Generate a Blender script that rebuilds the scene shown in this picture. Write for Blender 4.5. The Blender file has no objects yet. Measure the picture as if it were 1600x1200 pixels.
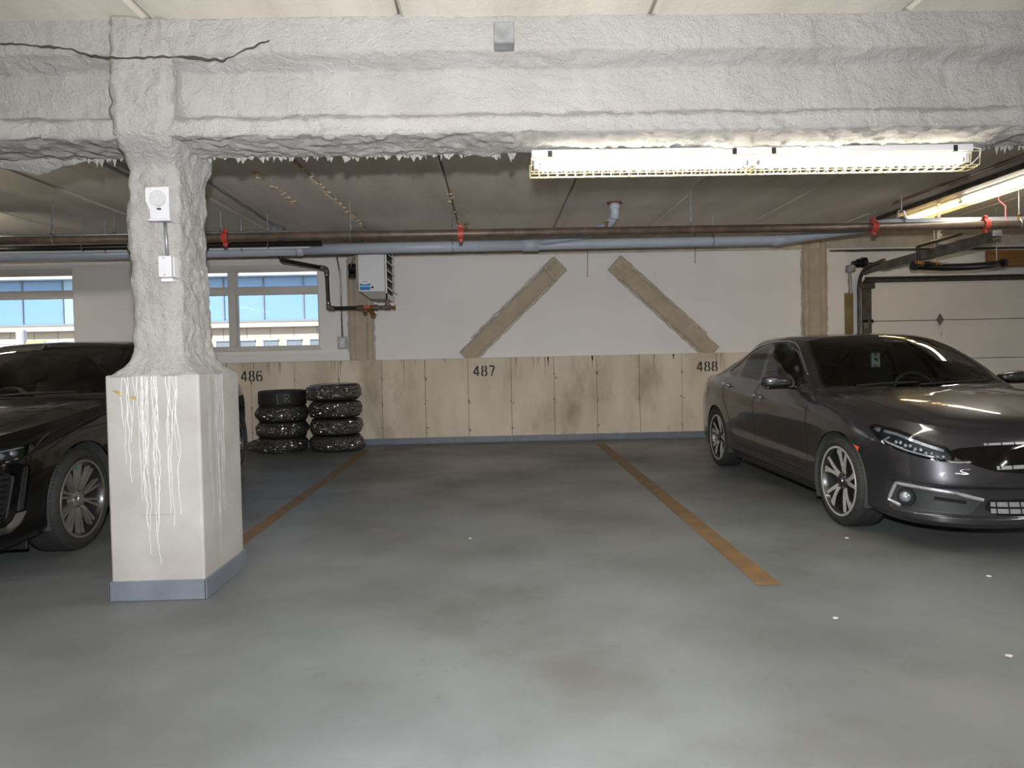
import bpy, bmesh, math, random
import numpy as np
from mathutils import Vector, Matrix, noise
from mathutils.bvhtree import BVHTree

# ------------------------------------------------------------------ camera
SC = bpy.context.scene
COL = SC.collection
CAM_H = 1.23
def _rot(axis, a): return Matrix.Rotation(a, 3, axis)
R_ = _rot('Z', -math.atan(25/1067)) @ _rot('X', -0.0225) @ _rot('Y', 0.0215)
axes = Matrix(((1,0,0),(0,0,-1),(0,1,0)))       # camera local (right, up, back) -> right, forward, up
cam_d = bpy.data.cameras.new('camera'); cam_d.sensor_width = 36; cam_d.lens = 24.0; cam_d.shift_y = -19.5/1600
cam_d.clip_start = 0.05; cam_d.clip_end = 300
cam = bpy.data.objects.new('camera', cam_d); COL.objects.link(cam)
cam.matrix_world = Matrix.Translation((0,0,CAM_H)) @ (R_ @ axes).to_4x4()
SC.camera = cam
# ------------------------------------------------------------------ world, sun, lights, exposure
W = bpy.data.worlds.new('sky'); SC.world = W; W.use_nodes = True
wn = W.node_tree.nodes; wl = W.node_tree.links; wn.clear()
sky = wn.new('ShaderNodeTexSky'); sky.sky_type = 'NISHITA'; sky.sun_disc = False; sky.sun_elevation = math.radians(48); sky.sun_rotation = math.radians(200); sky.sun_intensity = 1.0
bg = wn.new('ShaderNodeBackground'); bg.inputs[1].default_value = 0.22
wo = wn.new('ShaderNodeOutputWorld'); wl.new(sky.outputs[0], bg.inputs[0]); wl.new(bg.outputs[0], wo.inputs[0])
def light(name, kind, loc, energy, color=(1,1,1), rot=(0,0,0), **kw):
    d = bpy.data.lights.new(name, kind); d.energy = energy; d.color = color
    for k, v in kw.items(): setattr(d, k, v)
    o = bpy.data.objects.new(name, d); o.location = loc; o.rotation_euler = rot; COL.objects.link(o); return o
light('sun', 'SUN', (0,-5,20), 6.0, (1,.95,.88), (math.radians(50), 0, math.radians(-25)), angle=.01)
# the photographer's flash, on the camera's hot shoe
light('camera_flash', 'SPOT', (0.0,-.02,1.47), 980, (.985,.99,1), (math.radians(92), 0, math.radians(-1)), shadow_soft_size=.03, spot_size=math.radians(134), spot_blend=1.0)
# unseen lights added for ambience, set like ceiling strips in bays outside the picture (down-facing strips, same 2.4 m length)
for x, y, rz, e in ((-6.4,1.6,0,80),(-2.6,-1.4,0,26),(1.6,-1.6,0,22),(5.2,1.0,90,70),(5.2,-3.2,90,50),(-3.4,-5.2,0,50),(1.4,-5.4,0,50)):
    light('ambient_strip', 'AREA', (x, y, 2.84), e, (1,.96,.9), (0,0,math.radians(rz)), shape='RECTANGLE', size=2.4, size_y=.09)
SC.view_settings.view_transform = 'Standard'; SC.view_settings.look = 'None'
SC.view_settings.gamma = 1.0; SC.view_settings.use_curve_mapping = False
SC.view_settings.exposure = 0.06
SC.cycles.max_bounces = 6; SC.cycles.diffuse_bounces = 3; SC.cycles.glossy_bounces = 3; SC.cycles.transparent_max_bounces = 12; SC.cycles.caustics_reflective = False; SC.cycles.caustics_refractive = False
SC.cycles.sample_clamp_indirect = 4.0; SC.cycles.use_adaptive_sampling = True; SC.cycles.adaptive_threshold = 0.015

# ------------------------------------------------------------------ materials
def srgb(r, g, b):
    f = lambda c: (c/12.92 if c <= .04045 else ((c+.055)/1.055)**2.4)
    return (f(r/255), f(g/255), f(b/255), 1)
MATS = {}
def M(name, c1, c2=None, scale=4.0, detail=6.0, rough=.6, metal=0.0, bump=0.0, bscale=60.0, c3=None, scale3=1.0, stretch=(1,1,1), rough2=None, spec=.5, coat=0.0, contrast=(.35,.65), emit=None, estr=0.0, bdist=.02):
    m = bpy.data.materials.new(name); m.use_nodes = True
    n = m.node_tree.nodes; l = m.node_tree.links
    b = n['Principled BSDF']; b.inputs['Roughness'].default_value = rough; b.inputs['Metallic'].default_value = metal
    b.inputs['Specular IOR Level'].default_value = spec
    if coat: b.inputs['Coat Weight'].default_value = coat; b.inputs['Coat Roughness'].default_value = .02
    tc = n.new('ShaderNodeTexCoord'); mp = n.new('ShaderNodeMapping'); mp.inputs['Scale'].default_value = stretch
    l.new(tc.outputs['Object'], mp.inputs[0])
    if c2 is None: c2 = tuple(min(1, c*.9) for c in c1[:3]) + (1,)
    nz = n.new('ShaderNodeTexNoise'); nz.inputs['Scale'].default_value = scale; nz.inputs['Detail'].default_value = detail; l.new(mp.outputs[0], nz.inputs[0])
    rp = n.new('ShaderNodeValToRGB'); rp.color_ramp.elements[0].position = contrast[0]; rp.color_ramp.elements[1].position = contrast[1]
    rp.color_ramp.elements[0].color = c1; rp.color_ramp.elements[1].color = c2; l.new(nz.outputs[0], rp.inputs[0])
    out = rp.outputs[0]
    if c3 is not None:
        n3 = n.new('ShaderNodeTexNoise'); n3.inputs['Scale'].default_value = scale3; n3.inputs['Detail'].default_value = 8; n3.inputs['Roughness'].default_value = .65; l.new(mp.outputs[0], n3.inputs[0])
        r3 = n.new('ShaderNodeValToRGB'); r3.color_ramp.elements[0].position = .52; r3.color_ramp.elements[1].position = .72; l.new(n3.outputs[0], r3.inputs[0])
        mx = n.new('ShaderNodeMix'); mx.data_type = 'RGBA'; l.new(r3.outputs[0], mx.inputs[0]); l.new(out, mx.inputs[6]); mx.inputs[7].default_value = c3; out = mx.outputs[2]
    l.new(out, b.inputs['Base Color'])
    if rough2 is not None:
        mr = n.new('ShaderNodeMapRange'); mr.inputs['From Min'].default_value = .3; mr.inputs['From Max'].default_value = .7; mr.inputs['To Min'].default_value = rough; mr.inputs['To Max'].default_value = rough2
        l.new(nz.outputs[0], mr.inputs[0]); l.new(mr.outputs[0], b.inputs['Roughness'])
    if bump:
        nb = n.new('ShaderNodeTexNoise'); nb.inputs['Scale'].default_value = bscale; nb.inputs['Detail'].default_value = 8; nb.inputs['Roughness'].default_value = .7; l.new(tc.outputs['Object'], nb.inputs[0])
        bp = n.new('ShaderNodeBump'); bp.inputs['Strength'].default_value = bump; bp.inputs['Distance'].default_value = bdist; l.new(nb.outputs[0], bp.inputs['Height']); l.new(bp.outputs[0], b.inputs['Normal'])
    if emit: b.inputs['Emission Color'].default_value = emit; b.inputs['Emission Strength'].default_value = estr
    MATS[name] = m; return m
def glassmat(name, tint, reflect=.9, rough=0.0, ior=1.5, tintfac=1.0):
    m = bpy.data.materials.new(name); m.use_nodes = True
    n = m.node_tree.nodes; l = m.node_tree.links; n.clear()
    o = n.new('ShaderNodeOutputMaterial'); t = n.new('ShaderNodeBsdfTransparent'); t.inputs[0].default_value = tint
    g = n.new('ShaderNodeBsdfGlossy'); g.inputs['Roughness'].default_value = rough; g.inputs[0].default_value = (reflect,)*3+(1,)
    f = n.new('ShaderNodeFresnel'); f.inputs[0].default_value = ior
    nz = n.new('ShaderNodeTexNoise'); nz.inputs['Scale'].default_value = 3.0
    mx = n.new('ShaderNodeMixShader'); l.new(f.outputs[0], mx.inputs[0]); l.new(t.outputs[0], mx.inputs[1]); l.new(g.outputs[0], mx.inputs[2]); l.new(mx.outputs[0], o.inputs[0])
    MATS[name] = m; return m

M('spray', srgb(198,196,193), srgb(188,185,181), 3, rough=.95, bump=1.0, bscale=42, bdist=.03, c3=srgb(188,183,175), scale3=.8)
M('spray_tan', srgb(220,205,184), srgb(206,191,171), 5, rough=.95, bump=1, bscale=70, bdist=.03)
M('pier', srgb(172,170,167), srgb(160,157,153), 3.5, rough=.85, bump=.15, bscale=90, c3=srgb(156,151,145), scale3=2.2)
M('drip', srgb(214,214,213), rough=.6)
M('drywall', srgb(232,229,228), srgb(226,222,221), 1.2, rough=.75, bump=.04, bscale=25)
M('concrete', srgb(221,208,191), srgb(202,188,170), 2.2, rough=.85, bump=.2, bscale=45, c3=srgb(164,150,131), scale3=1.5, stretch=(1,1,.45))
M('header', srgb(196,187,174), srgb(178,168,154), 4, rough=.9, bump=.3, bscale=60)
M('ceil', srgb(226,218,205), srgb(210,202,189), 1.4, rough=.88, bump=.25, bscale=30, c3=srgb(188,178,163), scale3=.8, stretch=(2.2,.35,1))
M('joint', srgb(60,55,48), rough=.95)
M('cove', srgb(112,119,129), srgb(102,108,117), 6, rough=.5)
M('pvc', srgb(184,192,206), srgb(176,184,198), 3, rough=.4)
M('iron', srgb(118,103,91), srgb(92,80,71), 8, rough=.45, metal=.3)
M('black_pipe', srgb(38,34,30), srgb(30,27,24), 8, rough=.4, metal=.3)
M('red_paint', srgb(196,80,66), srgb(170,62,52), 12, rough=.45)
M('galv', srgb(165,167,168), srgb(140,143,146), 15, rough=.4, metal=.7)
M('steel', srgb(120,118,114), srgb(92,90,86), 9, rough=.42, metal=.7)
M('darksteel', srgb(84,78,70), srgb(62,58,52), 9, rough=.45, metal=.5)
M('brass', srgb(150,110,58), srgb(120,84,44), 12, rough=.4, metal=.7)
M('white_enamel', srgb(222,222,226), srgb(214,214,219), 2, rough=.35)
M('white_plastic', srgb(206,206,208), srgb(198,198,201), 2, rough=.4)
M('grille_cloth', srgb(190,190,191), srgb(176,176,178), 90, rough=.8)
M('frame_white', srgb(208,203,198), srgb(198,193,188), 2, rough=.5)
M('black_rubber', srgb(28,28,28), srgb(22,22,22), 10, rough=.6)
M('black_gloss', srgb(16,18,17), srgb(12,13,13), 10, rough=.25)
M('wood', srgb(136,98,52), srgb(110,76,38), 3, rough=.7, stretch=(1,1,12))
M('door_skin', srgb(228,223,219), srgb(220,215,211), 1.5, rough=.55, bump=.06, bscale=40)
M('stencil', srgb(52,48,42), srgb(66,60,52), 30, rough=.8)
M('rust', srgb(150,86,38), srgb(104,60,30), 14, rough=.9)
M('foam', srgb(190,150,90), srgb(200,190,172), 6, rough=.9)
M('line_paint', srgb(130,99,62), srgb(108,85,56), 7, rough=.6, c3=srgb(104,94,78), scale3=8)
M('tube', srgb(255,250,240), rough=.4, emit=(1,.93,.80,1), estr=42)
M('tube_warm', srgb(255,236,200), rough=.4, emit=(1,.72,.32,1), estr=24)
M('wire', srgb(232,214,170), srgb(222,202,156), 3, rough=.4)
M('sticker_blue', srgb(40,140,196), srgb(34,128,186), 4, rough=.3)
M('white_print', srgb(236,238,242), rough=.4)
M('pink_print', srgb(170,130,140), rough=.4)
M('dark_print', srgb(30,30,32), rough=.5)
M('cream', srgb(222,204,182), srgb(214,196,174), .5, rough=.9)
M('ext_white', srgb(240,238,234), rough=.7)
M('ext_glass', srgb(126,164,208), srgb(138,176,216), .15, rough=.15, spec=.6)
M('ext_glass_reflect', srgb(168,206,236), srgb(174,212,240), .15, rough=.15, spec=.6)  # paler blue: a reflected building painted into the pane colour
M('mullion', srgb(140,150,160), rough=.5)
M('asphalt', srgb(110,110,112), srgb(96,96,98), 1, rough=.95)
M('winglass', srgb(140,150,160), rough=.2)
M('debris', srgb(205,202,192), rough=.9)
glassmat('pane', (.95,.97,.98,1), .8, ior=1.1)

# floor: painted concrete with worn, stained and shinier areas
def floor_mat():
    m = M('floor', srgb(120,123,124), srgb(98,101,101), 1.1, 10, rough=.5, bump=.12, bscale=120, bdist=.006, c3=srgb(98,95,88), scale3=.55)
    n = m.node_tree.nodes; l = m.node_tree.links; b = n['Principled BSDF']
    tc = [x for x in n if x.type == 'TEX_COORD'][0]
    base = b.inputs['Base Color'].links[0].from_socket
    # dark tyre and oil specks
    v = n.new('ShaderNodeTexNoise'); v.inputs['Scale'].default_value = 5; v.inputs['Detail'].default_value = 10; v.inputs['Roughness'].default_value = .75; l.new(tc.outputs['Object'], v.inputs[0])
    r = n.new('ShaderNodeValToRGB'); r.color_ramp.elements[0].position = .6; r.color_ramp.elements[1].position = .8; l.new(v.outputs[0], r.inputs[0])
    mx = n.new('ShaderNodeMix'); mx.data_type = 'RGBA'; l.new(r.outputs[0], mx.inputs[0]); l.new(base, mx.inputs[6]); mx.inputs[7].default_value = srgb(84,78,70)
    nn = n.new('ShaderNodeTexNoise'); nn.inputs['Scale'].default_value = .7; nn.inputs['Detail'].default_value = 6; l.new(tc.outputs['Object'], nn.inputs[0])
    l.new(mx.outputs[2], b.inputs['Base Color'])
    rr = n.new('ShaderNodeMapRange'); rr.inputs['From Min'].default_value = .35; rr.inputs['From Max'].default_value = .65; rr.inputs['To Min'].default_value = .34; rr.inputs['To Max'].default_value = .62; l.new(nn.outputs[0], rr.inputs[0]); l.new(rr.outputs[0], b.inputs['Roughness'])
floor_mat()

# ------------------------------------------------------------------ helpers
def mesh_obj(name, bm, mat, parent=None, smooth=False, recalc=True):
    if recalc: bmesh.ops.recalc_face_normals(bm, faces=bm.faces)
    me = bpy.data.meshes.new(name); bm.to_mesh(me); bm.free()
    if smooth:
        for p in me.polygons: p.use_smooth = True
    if mat is not None: me.materials.append(MATS[mat] if isinstance(mat, str) else mat)
    o = bpy.data.objects.new(name, me); COL.objects.link(o); o.parent = parent
    return o
def np_obj(name, V, F, mat, parent=None, smooth=True):
    me = bpy.data.meshes.new(name); me.from_pydata([tuple(map(float, v)) for v in V], [], [tuple(int(i) for i in f) for f in F])
    if smooth: me.polygons.foreach_set('use_smooth', [True]*len(me.polygons))
    me.materials.append(MATS[mat]); me.update()
    o = bpy.data.objects.new(name, me); COL.objects.link(o); o.parent = parent
    return o
def tag(o, label, cat, group=None, kind=None):
    if label: o['label'] = label
    if cat: o['category'] = cat
    if group: o['group'] = group
    if kind: o['kind'] = kind
    return o
def struct(o, label=None):
    o['kind'] = 'structure'
    if label: o['label'] = label
    return o
def empty(name, loc=(0,0,0), rz=0):
    o = bpy.data.objects.new(name, None); o.empty_display_size = .1; o.location = loc; o.rotation_euler = (0,0,rz); COL.objects.link(o); return o
def BM(): return bmesh.new()
def box(bm, x0, x1, y0, y1, z0, z1, bev=0, seg=2):
    vs = [bm.verts.new(p) for p in ((x0,y0,z0),(x1,y0,z0),(x1,y1,z0),(x0,y1,z0),(x0,y0,z1),(x1,y0,z1),(x1,y1,z1),(x0,y1,z1))]
    fs = [bm.faces.new([vs[i] for i in f]) for f in ((3,2,1,0),(4,5,6,7),(0,1,5,4),(1,2,6,5),(2,3,7,6),(3,0,4,7))]
    if bev:
        es = list({e for f in fs for e in f.edges}); bmesh.ops.bevel(bm, geom=es, offset=bev, segments=seg, affect='EDGES', profile=.5)
    return vs
def frame_axes(d):
    d = Vector(d).normalized(); up = Vector((0,0,1)) if abs(d.z) < .9 else Vector((1,0,0))
    a = d.cross(up).normalized(); b = d.cross(a).normalized(); return a, b
def tube(bm, pts, r, seg=12, caps=True, closed=False):
    pts = [Vector(p) for p in pts]; rs = r if isinstance(r, (list, tuple)) else [r]*len(pts)
    rings = []; n = len(pts); a = None
    for i, p in enumerate(pts):
        if closed: d = (pts[(i+1) % n]-pts[i-1])
        else: d = (pts[min(i+1, n-1)]-pts[max(i-1, 0)])
        d.normalize()
        if a is None: a, b = frame_axes(d)
        else:
            a = (a - d*a.dot(d)); a = a.normalized() if a.length > 1e-5 else frame_axes(d)[0]; b = d.cross(a)
        k = 1.0
        if 0 < i < n-1 or closed:
            d1 = (p-pts[i-1]).normalized(); k = 1/max(.5, math.sqrt(max(.05, (1+d1.dot((pts[(i+1) % n]-p).normalized()))/2)))
            k = 1.0 if k < 1.02 else k
        rings.append([bm.verts.new(p + (a*math.cos(t)+b*math.sin(t))*rs[i]) for t in (2*math.pi*j/seg for j in range(seg))])
    for i in range(n if closed else n-1):
        A, B = rings[i], rings[(i+1) % n]
        for j in range(seg): bm.faces.new((A[j], A[(j+1) % seg], B[(j+1) % seg], B[j]))
    if caps and not closed:
        bm.faces.new(rings[0][::-1]); bm.faces.new(rings[-1])
def cyl(bm, p0, p1, r, seg=16, r2=None): tube(bm, [p0, p1], [r, r if r2 is None else r2], seg)
def arc_path(pts, rad, n=6):
    out = [Vector(pts[0])]
    for i in range(1, len(pts)-1):
        p = Vector(pts[i]); a = (Vector(pts[i-1])-p); b = (Vector(pts[i+1])-p)
        ra = min(rad, a.length*.45, b.length*.45); a = p+a.normalized()*ra; b = p+b.normalized()*ra
        for k in range(n+1):
            t = k/n; out.append(a*(1-t)**2 + p*2*t*(1-t) + b*t*t)
    out.append(Vector(pts[-1])); return out
def prism(bm, poly, axis, a, b):
    """extrude 2D polygon along axis (0 x,1 y,2 z) from a to b; poly in the other two axes (ascending order)"""
    def P(u, v, w):
        q = [0,0,0]; o = [i for i in range(3) if i != axis]; q[o[0]] = u; q[o[1]] = v; q[axis] = w; return q
    A = [bm.verts.new(P(u, v, a)) for u, v in poly]; B = [bm.verts.new(P(u, v, b)) for u, v in poly]
    n = len(poly); bm.faces.new(A); bm.faces.new(B[::-1])
    for i in range(n): bm.faces.new((A[i], A[(i+1) % n], B[(i+1) % n], B[i]))
def lathe(bm, prof, seg=32, axis='Z', center=(0,0,0), closed=False):
    """prof: list of (r, h)"""
    rings = []; c = Vector(center)
    for r, h in prof:
        ring = []
        for j in range(seg):
            t = 2*math.pi*j/seg; u, v = r*math.cos(t), r*math.sin(t)
            p = {'Z': (u, v, h), 'X': (h, u, v), 'Y': (u, h, v)}[axis]; ring.append(bm.verts.new(c+Vector(p)))
        rings.append(ring)
    n = len(prof)
    for i in range(n if closed else n-1):
        A, B = rings[i], rings[(i+1) % n]
        for j in range(seg): bm.faces.new((A[j], A[(j+1) % seg], B[(j+1) % seg], B[j]))
    if not closed:
        if prof[0][0] > 1e-4: bm.faces.new(rings[0][::-1])
        if prof[-1][0] > 1e-4: bm.faces.new(rings[-1])
def P1(name, mat, parent, fn, *a, smooth=False, **k):
    bm = BM(); fn(bm, *a, **k); return mesh_obj(name, bm, mat, parent, smooth)
def autosmooth(o, ang=40):
    me = o.data
    me.polygons.foreach_set('use_smooth', [True]*len(me.polygons))
    try: me.set_sharp_from_angle(angle=math.radians(ang))
    except Exception: pass
    return o
def ribbon(bm, pts, w, nrm, off=0):
    """flat ribbon along pts with width w facing nrm"""
    nrm = Vector(nrm); pts = [Vector(p) for p in pts]; L = []
    for i, p in enumerate(pts):
        d = (pts[min(i+1, len(pts)-1)]-pts[max(i-1, 0)]).normalized(); s = d.cross(nrm).normalized()
        wi = w[i] if isinstance(w, (list, tuple)) else w
        L.append((bm.verts.new(p+nrm*off-s*wi/2), bm.verts.new(p+nrm*off+s*wi/2)))
    for (a, b), (c, d) in zip(L, L[1:]): bm.faces.new((a, b, d, c))
def text_obj(name, body, size, mat, parent, loc, rot=(math.pi/2,0,0), extrude=.0005, align='CENTER', sx=1.0):
    cu = bpy.data.curves.new(name, 'FONT'); cu.body = body; cu.size = size; cu.extrude = extrude; cu.align_x = align
    t = bpy.data.objects.new(name, cu); COL.objects.link(t)
    dg = bpy.context.evaluated_depsgraph_get(); me = bpy.data.meshes.new_from_object(t.evaluated_get(dg))
    bpy.data.objects.remove(t); me.materials.clear(); me.materials.append(MATS[mat])
    o = bpy.data.objects.new(name, me); COL.objects.link(o); o.parent = parent; o.location = loc; o.rotation_euler = rot; o.scale = (sx,1,1)
    return o
rnd = random.Random(7)
# ================================================================== STRUCTURE
XL, XR, YB, YF, HC = -12.0, 9.5, 9.75, -8.0, 2.95      # room limits, back wall face, ceiling height
LEDGE = 1.215
# floor
fl = P1('floor', 'floor', None, lambda bm: box(bm, XL-.2, XR+.2, YF-.2, YB+.4, -.2, 0)); struct(fl, 'grey painted concrete parking floor with stains')
# ceiling of long hollow-core planks
ceil = struct(empty('ceiling', (0,0,HC)), 'concrete plank ceiling with joints running to the back wall')
seams = [-.45-1.25*k for k in range(10, -1, -1)] + [.83, 2.13, 3.46, 4.80, 6.1, 7.4, 8.7, 10.0]
seams = [s for s in seams if s > XL-1.2]
pm = {}
for a, b in zip(seams, seams[1:]):
    w = round(b-a, 3)
    if w not in pm:
        bm = BM(); g = .007; c = .018; h = w/2-g
        prism(bm, [(-h,.2),(-h,c),(-h+c,0),(h-c,0),(h,c),(h,.2)], 1, YF-.2, YB+.4)
        o = mesh_obj('plank', bm, 'ceil', ceil); pm[w] = o.data
    else:
        o = bpy.data.objects.new('plank', pm[w]); COL.objects.link(o); o.parent = ceil
    o.location = ((a+b)/2, 0, rnd.uniform(-.002,.006))
P1('roof_slab', 'header', ceil, lambda bm: box(bm, XL-.3, XR+.6, YF-.3, YB+.45, .18, .5))
# rust streaks beside one joint, lumps of sealant in others
bm = BM()
for x0, ys, ye, w0 in ((4.79, 5.9, 8.6, .05), (4.86, 5.2, 7.2, .03), (4.74, 7.0, 8.0, .03)):
    n = 60; pts = []; ws = []
    for i in range(n):
        y = ys+(ye-ys)*i/(n-1); pts.append((x0+.012*noise.noise((y*3, x0, 0)), y, -.003)); ws.append(max(.008, w0*(.6+.9*noise.noise((y*5, 3, x0)))))
    ribbon(bm, pts, ws, (0,0,-1))
mesh_obj('rust_stain', bm, 'rust', ceil)
bm = BM()
for x0, ys, ye, cnt in ((-1.69, 6.0, 8.9, 46), (-2.15, 6.1, 7.6, 26), (-.45, 7.2, 9.0, 12)):
    for i in range(cnt):
        y = ys+(ye-ys)*rnd.random(); s = rnd.uniform(.012,.03)
        bmesh.ops.create_icosphere(bm, subdivisions=1, radius=s, matrix=Matrix.Translation((x0+rnd.gauss(0,.02), y, -.002)) @ Matrix.Diagonal((1, rnd.uniform(1,2.2), .55, 1)))
o = mesh_obj('sealant_lumps', bm, 'foam', ceil, True); o['kind'] = 'stuff'

# ---- back wall: form-panel concrete below, drywall above
wb = struct(empty('wall_back', (0,YB,0)), 'back wall, bare formed concrete below and white drywall above')
P1('concrete_core', 'joint', wb, lambda bm: box(bm, XL, 5.2, .02, .4, 0, LEDGE-.004))
x = -1.628-.614*17; pmesh = None
panels = []
while x < 5.1:
    x2 = min(x+.614, 5.16)
    bm = BM(); box(bm, x+.0022, x2-.0022, 0, .06, .0, LEDGE, .003, 1); o = mesh_obj('form_panel', bm, 'concrete', wb)
    o.location = (0, rnd.uniform(-.003,.003), 0); x += .614
P1('wall_cap', 'concrete', wb, lambda bm: box(bm, XL, 5.2, .012, .4, LEDGE-.01, LEDGE+.003))
bm = BM()      # rough tie marks on the panel joints
for k in range(-8, 9):
    xj = -1.628+.614*k
    if xj > 5: continue
    for z in (.95, .58, .2):
        if rnd.random() < .2: continue
        for q in range(3):
            s = rnd.uniform(.006,.016)
            bmesh.ops.create_circle(bm, cap_ends=True, segments=8, radius=s, matrix=Matrix.Translation((xj+rnd.gauss(0,.012), -.0045-.0003*q, z+rnd.gauss(0,.02))) @ Matrix.Rotation(math.pi/2, 4, 'X') @ Matrix.Diagonal((1, rnd.uniform(.7,1.6), 1, 1)))
o = mesh_obj('tie_marks', bm, M('tie', srgb(140,126,106), srgb(156,142,121), 40, rough=.95).name, wb); o['kind'] = 'stuff'
# dark stain runs at the top of the concrete, a smear of light paint
bm = BM()
for i in range(80):
    xs = rnd.uniform(-3.9, 3.3)
    dens = noise.noise((xs*1.3, 5, 0))
    if dens < -.05: continue
    L = rnd.uniform(.03,.28)*(1+dens); w = rnd.uniform(.004,.03)
    n = 6; pts = [(xs+.006*noise.noise((xs*9, j, 0)), -.0045, LEDGE-.004-L*j/n) for j in range(n+1)]
    ribbon(bm, pts, [w*(1-j/n)+.002 for j in range(n+1)], (0,-1,0))
o = mesh_obj('stain_runs', bm, M('stain', srgb(162,147,126), srgb(176,161,140), 20, rough=.95).name, wb); o['kind'] = 'stuff'
# drywall with window openings; door opening at the right
W1 = (-4.96, -2.50, 1.40, 2.575); W2 = (-8.40, -5.94, 1.40, 2.575)
def wall_holes(bm, x0, x1, z0, z1, y0, y1, holes):
    xs = sorted({x0, x1, *[h[0] for h in holes], *[h[1] for h in holes]}); zs = sorted({z0, z1, *[h[2] for h in holes], *[h[3] for h in holes]})
    for i in range(len(xs)-1):
        for j in range(len(zs)-1):
            cx, cz = (xs[i]+xs[i+1])/2, (zs[j]+zs[j+1])/2
            if any(h[0] < cx < h[1] and h[2] < cz < h[3] for h in holes): continue
            box(bm, xs[i], xs[i+1], y0, y1, zs[j], zs[j+1])
    bmesh.ops.remove_doubles(bm, verts=bm.verts, dist=1e-5)
    seen = {}
    for f in list(bm.faces):
        k = tuple(sorted(v.index for v in f.verts))
    bm.verts.index_update()
    dup = []
    for f in bm.faces:
        k = tuple(sorted(v.index for v in f.verts))
        if k in seen: dup += [f, seen[k]]
        else: seen[k] = f
    bmesh.ops.delete(bm, geom=list(set(dup)), context='FACES')
DT = 2.69
P1('drywall', 'drywall', wb, lambda bm: wall_holes(bm, XL, 5.10, LEDGE+.003, DT, .05, .35, [W1, W2]))
P1('concrete_header', 'header', wb, lambda bm: box(bm, XL, XR, .03, .4, DT, HC+.1))
P1('over_door_wall', 'drywall', wb, lambda bm: (box(bm, 5.10, XR, .05, .35, 2.665, DT+.16, .004, 1), box(bm, 5.10, 5.30, .05, .35, 0, 2.60), box(bm, 5.10, XR, .10, .35, 2.20, 2.66), box(bm, 8.5, XR, .05, .35, 0, 2.66)))
P1('lintel_reveal', 'darksteel', wb, lambda bm: box(bm, 4.86, XR, .035, .09, 2.638, 2.666))
# ragged edge of drywall against the header: bead of rough compound
bm = BM(); n = 260
pts = [(-4.5+9.0*i/n, .045, DT+.006*noise.noise((i*.35, 1, 0))) for i in range(n+1)]
tube(bm, pts, [.012+.006*noise.noise((i*.6, 9, 0)) for i in range(n+1)], 6); mesh_obj('joint_bead', bm, 'header', wb, True)
# sill apron under the windows
P1('window_apron', 'drywall', wb, lambda bm: box(bm, -9.0, -2.07, -.012, .06, LEDGE+.003, 1.33, .006, 2))
# cove base
cb = struct(empty('baseboard_back', (0,YB,0)), 'blue grey rubber cove base along the back wall')
x = XL
while x < 4.9:
    P1('base_strip', 'cove', cb, lambda bm: prism(bm, [(-.010,.094),(-.012,.02),(-.028,.001),(0,.001),(0,.095)], 0, x+.001, min(x+1.22, 5.1)-.001)); x += 1.22
# other walls
struct(P1('wall_left', 'drywall', None, lambda bm: box(bm, XL-.2, XL, YF, YB+.3, 0, HC)), 'white painted wall at the far left')
struct(P1('wall_right', 'drywall', None, lambda bm: box(bm, XR, XR+.2, YF, YB+.3, 0, HC)), 'white painted wall at the far right')
struct(P1('wall_front', 'drywall', None, lambda bm: box(bm, XL-.2, XR+.2, YF-.2, YF, 0, HC)), 'white painted wall opposite the stalls')

# windows
def window(name, Wd, label):
    x0, x1, z0, z1 = Wd; t = struct(empty(name, (0,0,0)), label); y0, y1 = YB+.07, YB+.15
    fw = .05; zt0, zt1 = 2.18, 2.295; xm = (x0+x1)/2
    P1('window_frame', 'frame_white', t, lambda bm: (box(bm, x0, x1, y0, y1, z0, z0+fw, .005, 1), box(bm, x0, x1, y0, y1, z1-.07, z1, .005, 1), box(bm, x0, x0+fw, y0+.001, y1, z0, z1), box(bm, x1-.02, x1, y0+.001, y1, z0, z1)))
    P1('casing', 'frame_white', t, lambda bm: (box(bm, x0-.01, x1+.005, YB+.035, YB+.075, z1-.03, z1+.02, .006, 2), box(bm, x0, x1, YB+.045, YB+.08, z1-.05, z1-.028, .004, 1)))
    P1('sill', 'frame_white', t, lambda bm: box(bm, x0-.01, x1+.01, YB+.03, y1, z0-.022, z0+.012, .006, 2))
    P1('mullion', 'frame_white', t, lambda bm: (box(bm, xm-.055, xm+.055, y0-.008, y1, z0+fw, z1-.07, .006, 2), box(bm, xm+.055, xm+.07, y0+.02, y1, z0+fw, z1-.07)))
    for a, b in ((x0+fw, xm-.055), (xm+.055, x1-.02)):
        P1('transom', 'frame_white', t, lambda bm: box(bm, a, b, y0-.002, y1, zt0, zt1, .006, 2))
        for c, d in ((z0+fw, zt0), (zt1, z1-.07)):
            P1('pane', 'pane', t, lambda bm: box(bm, a, b, y1-.03, y1-.024, c, d))
    return t
window('window_1', W1, 'white framed window beside the heater'); window('window_2', W2, 'white framed window behind the black sedan')

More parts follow.
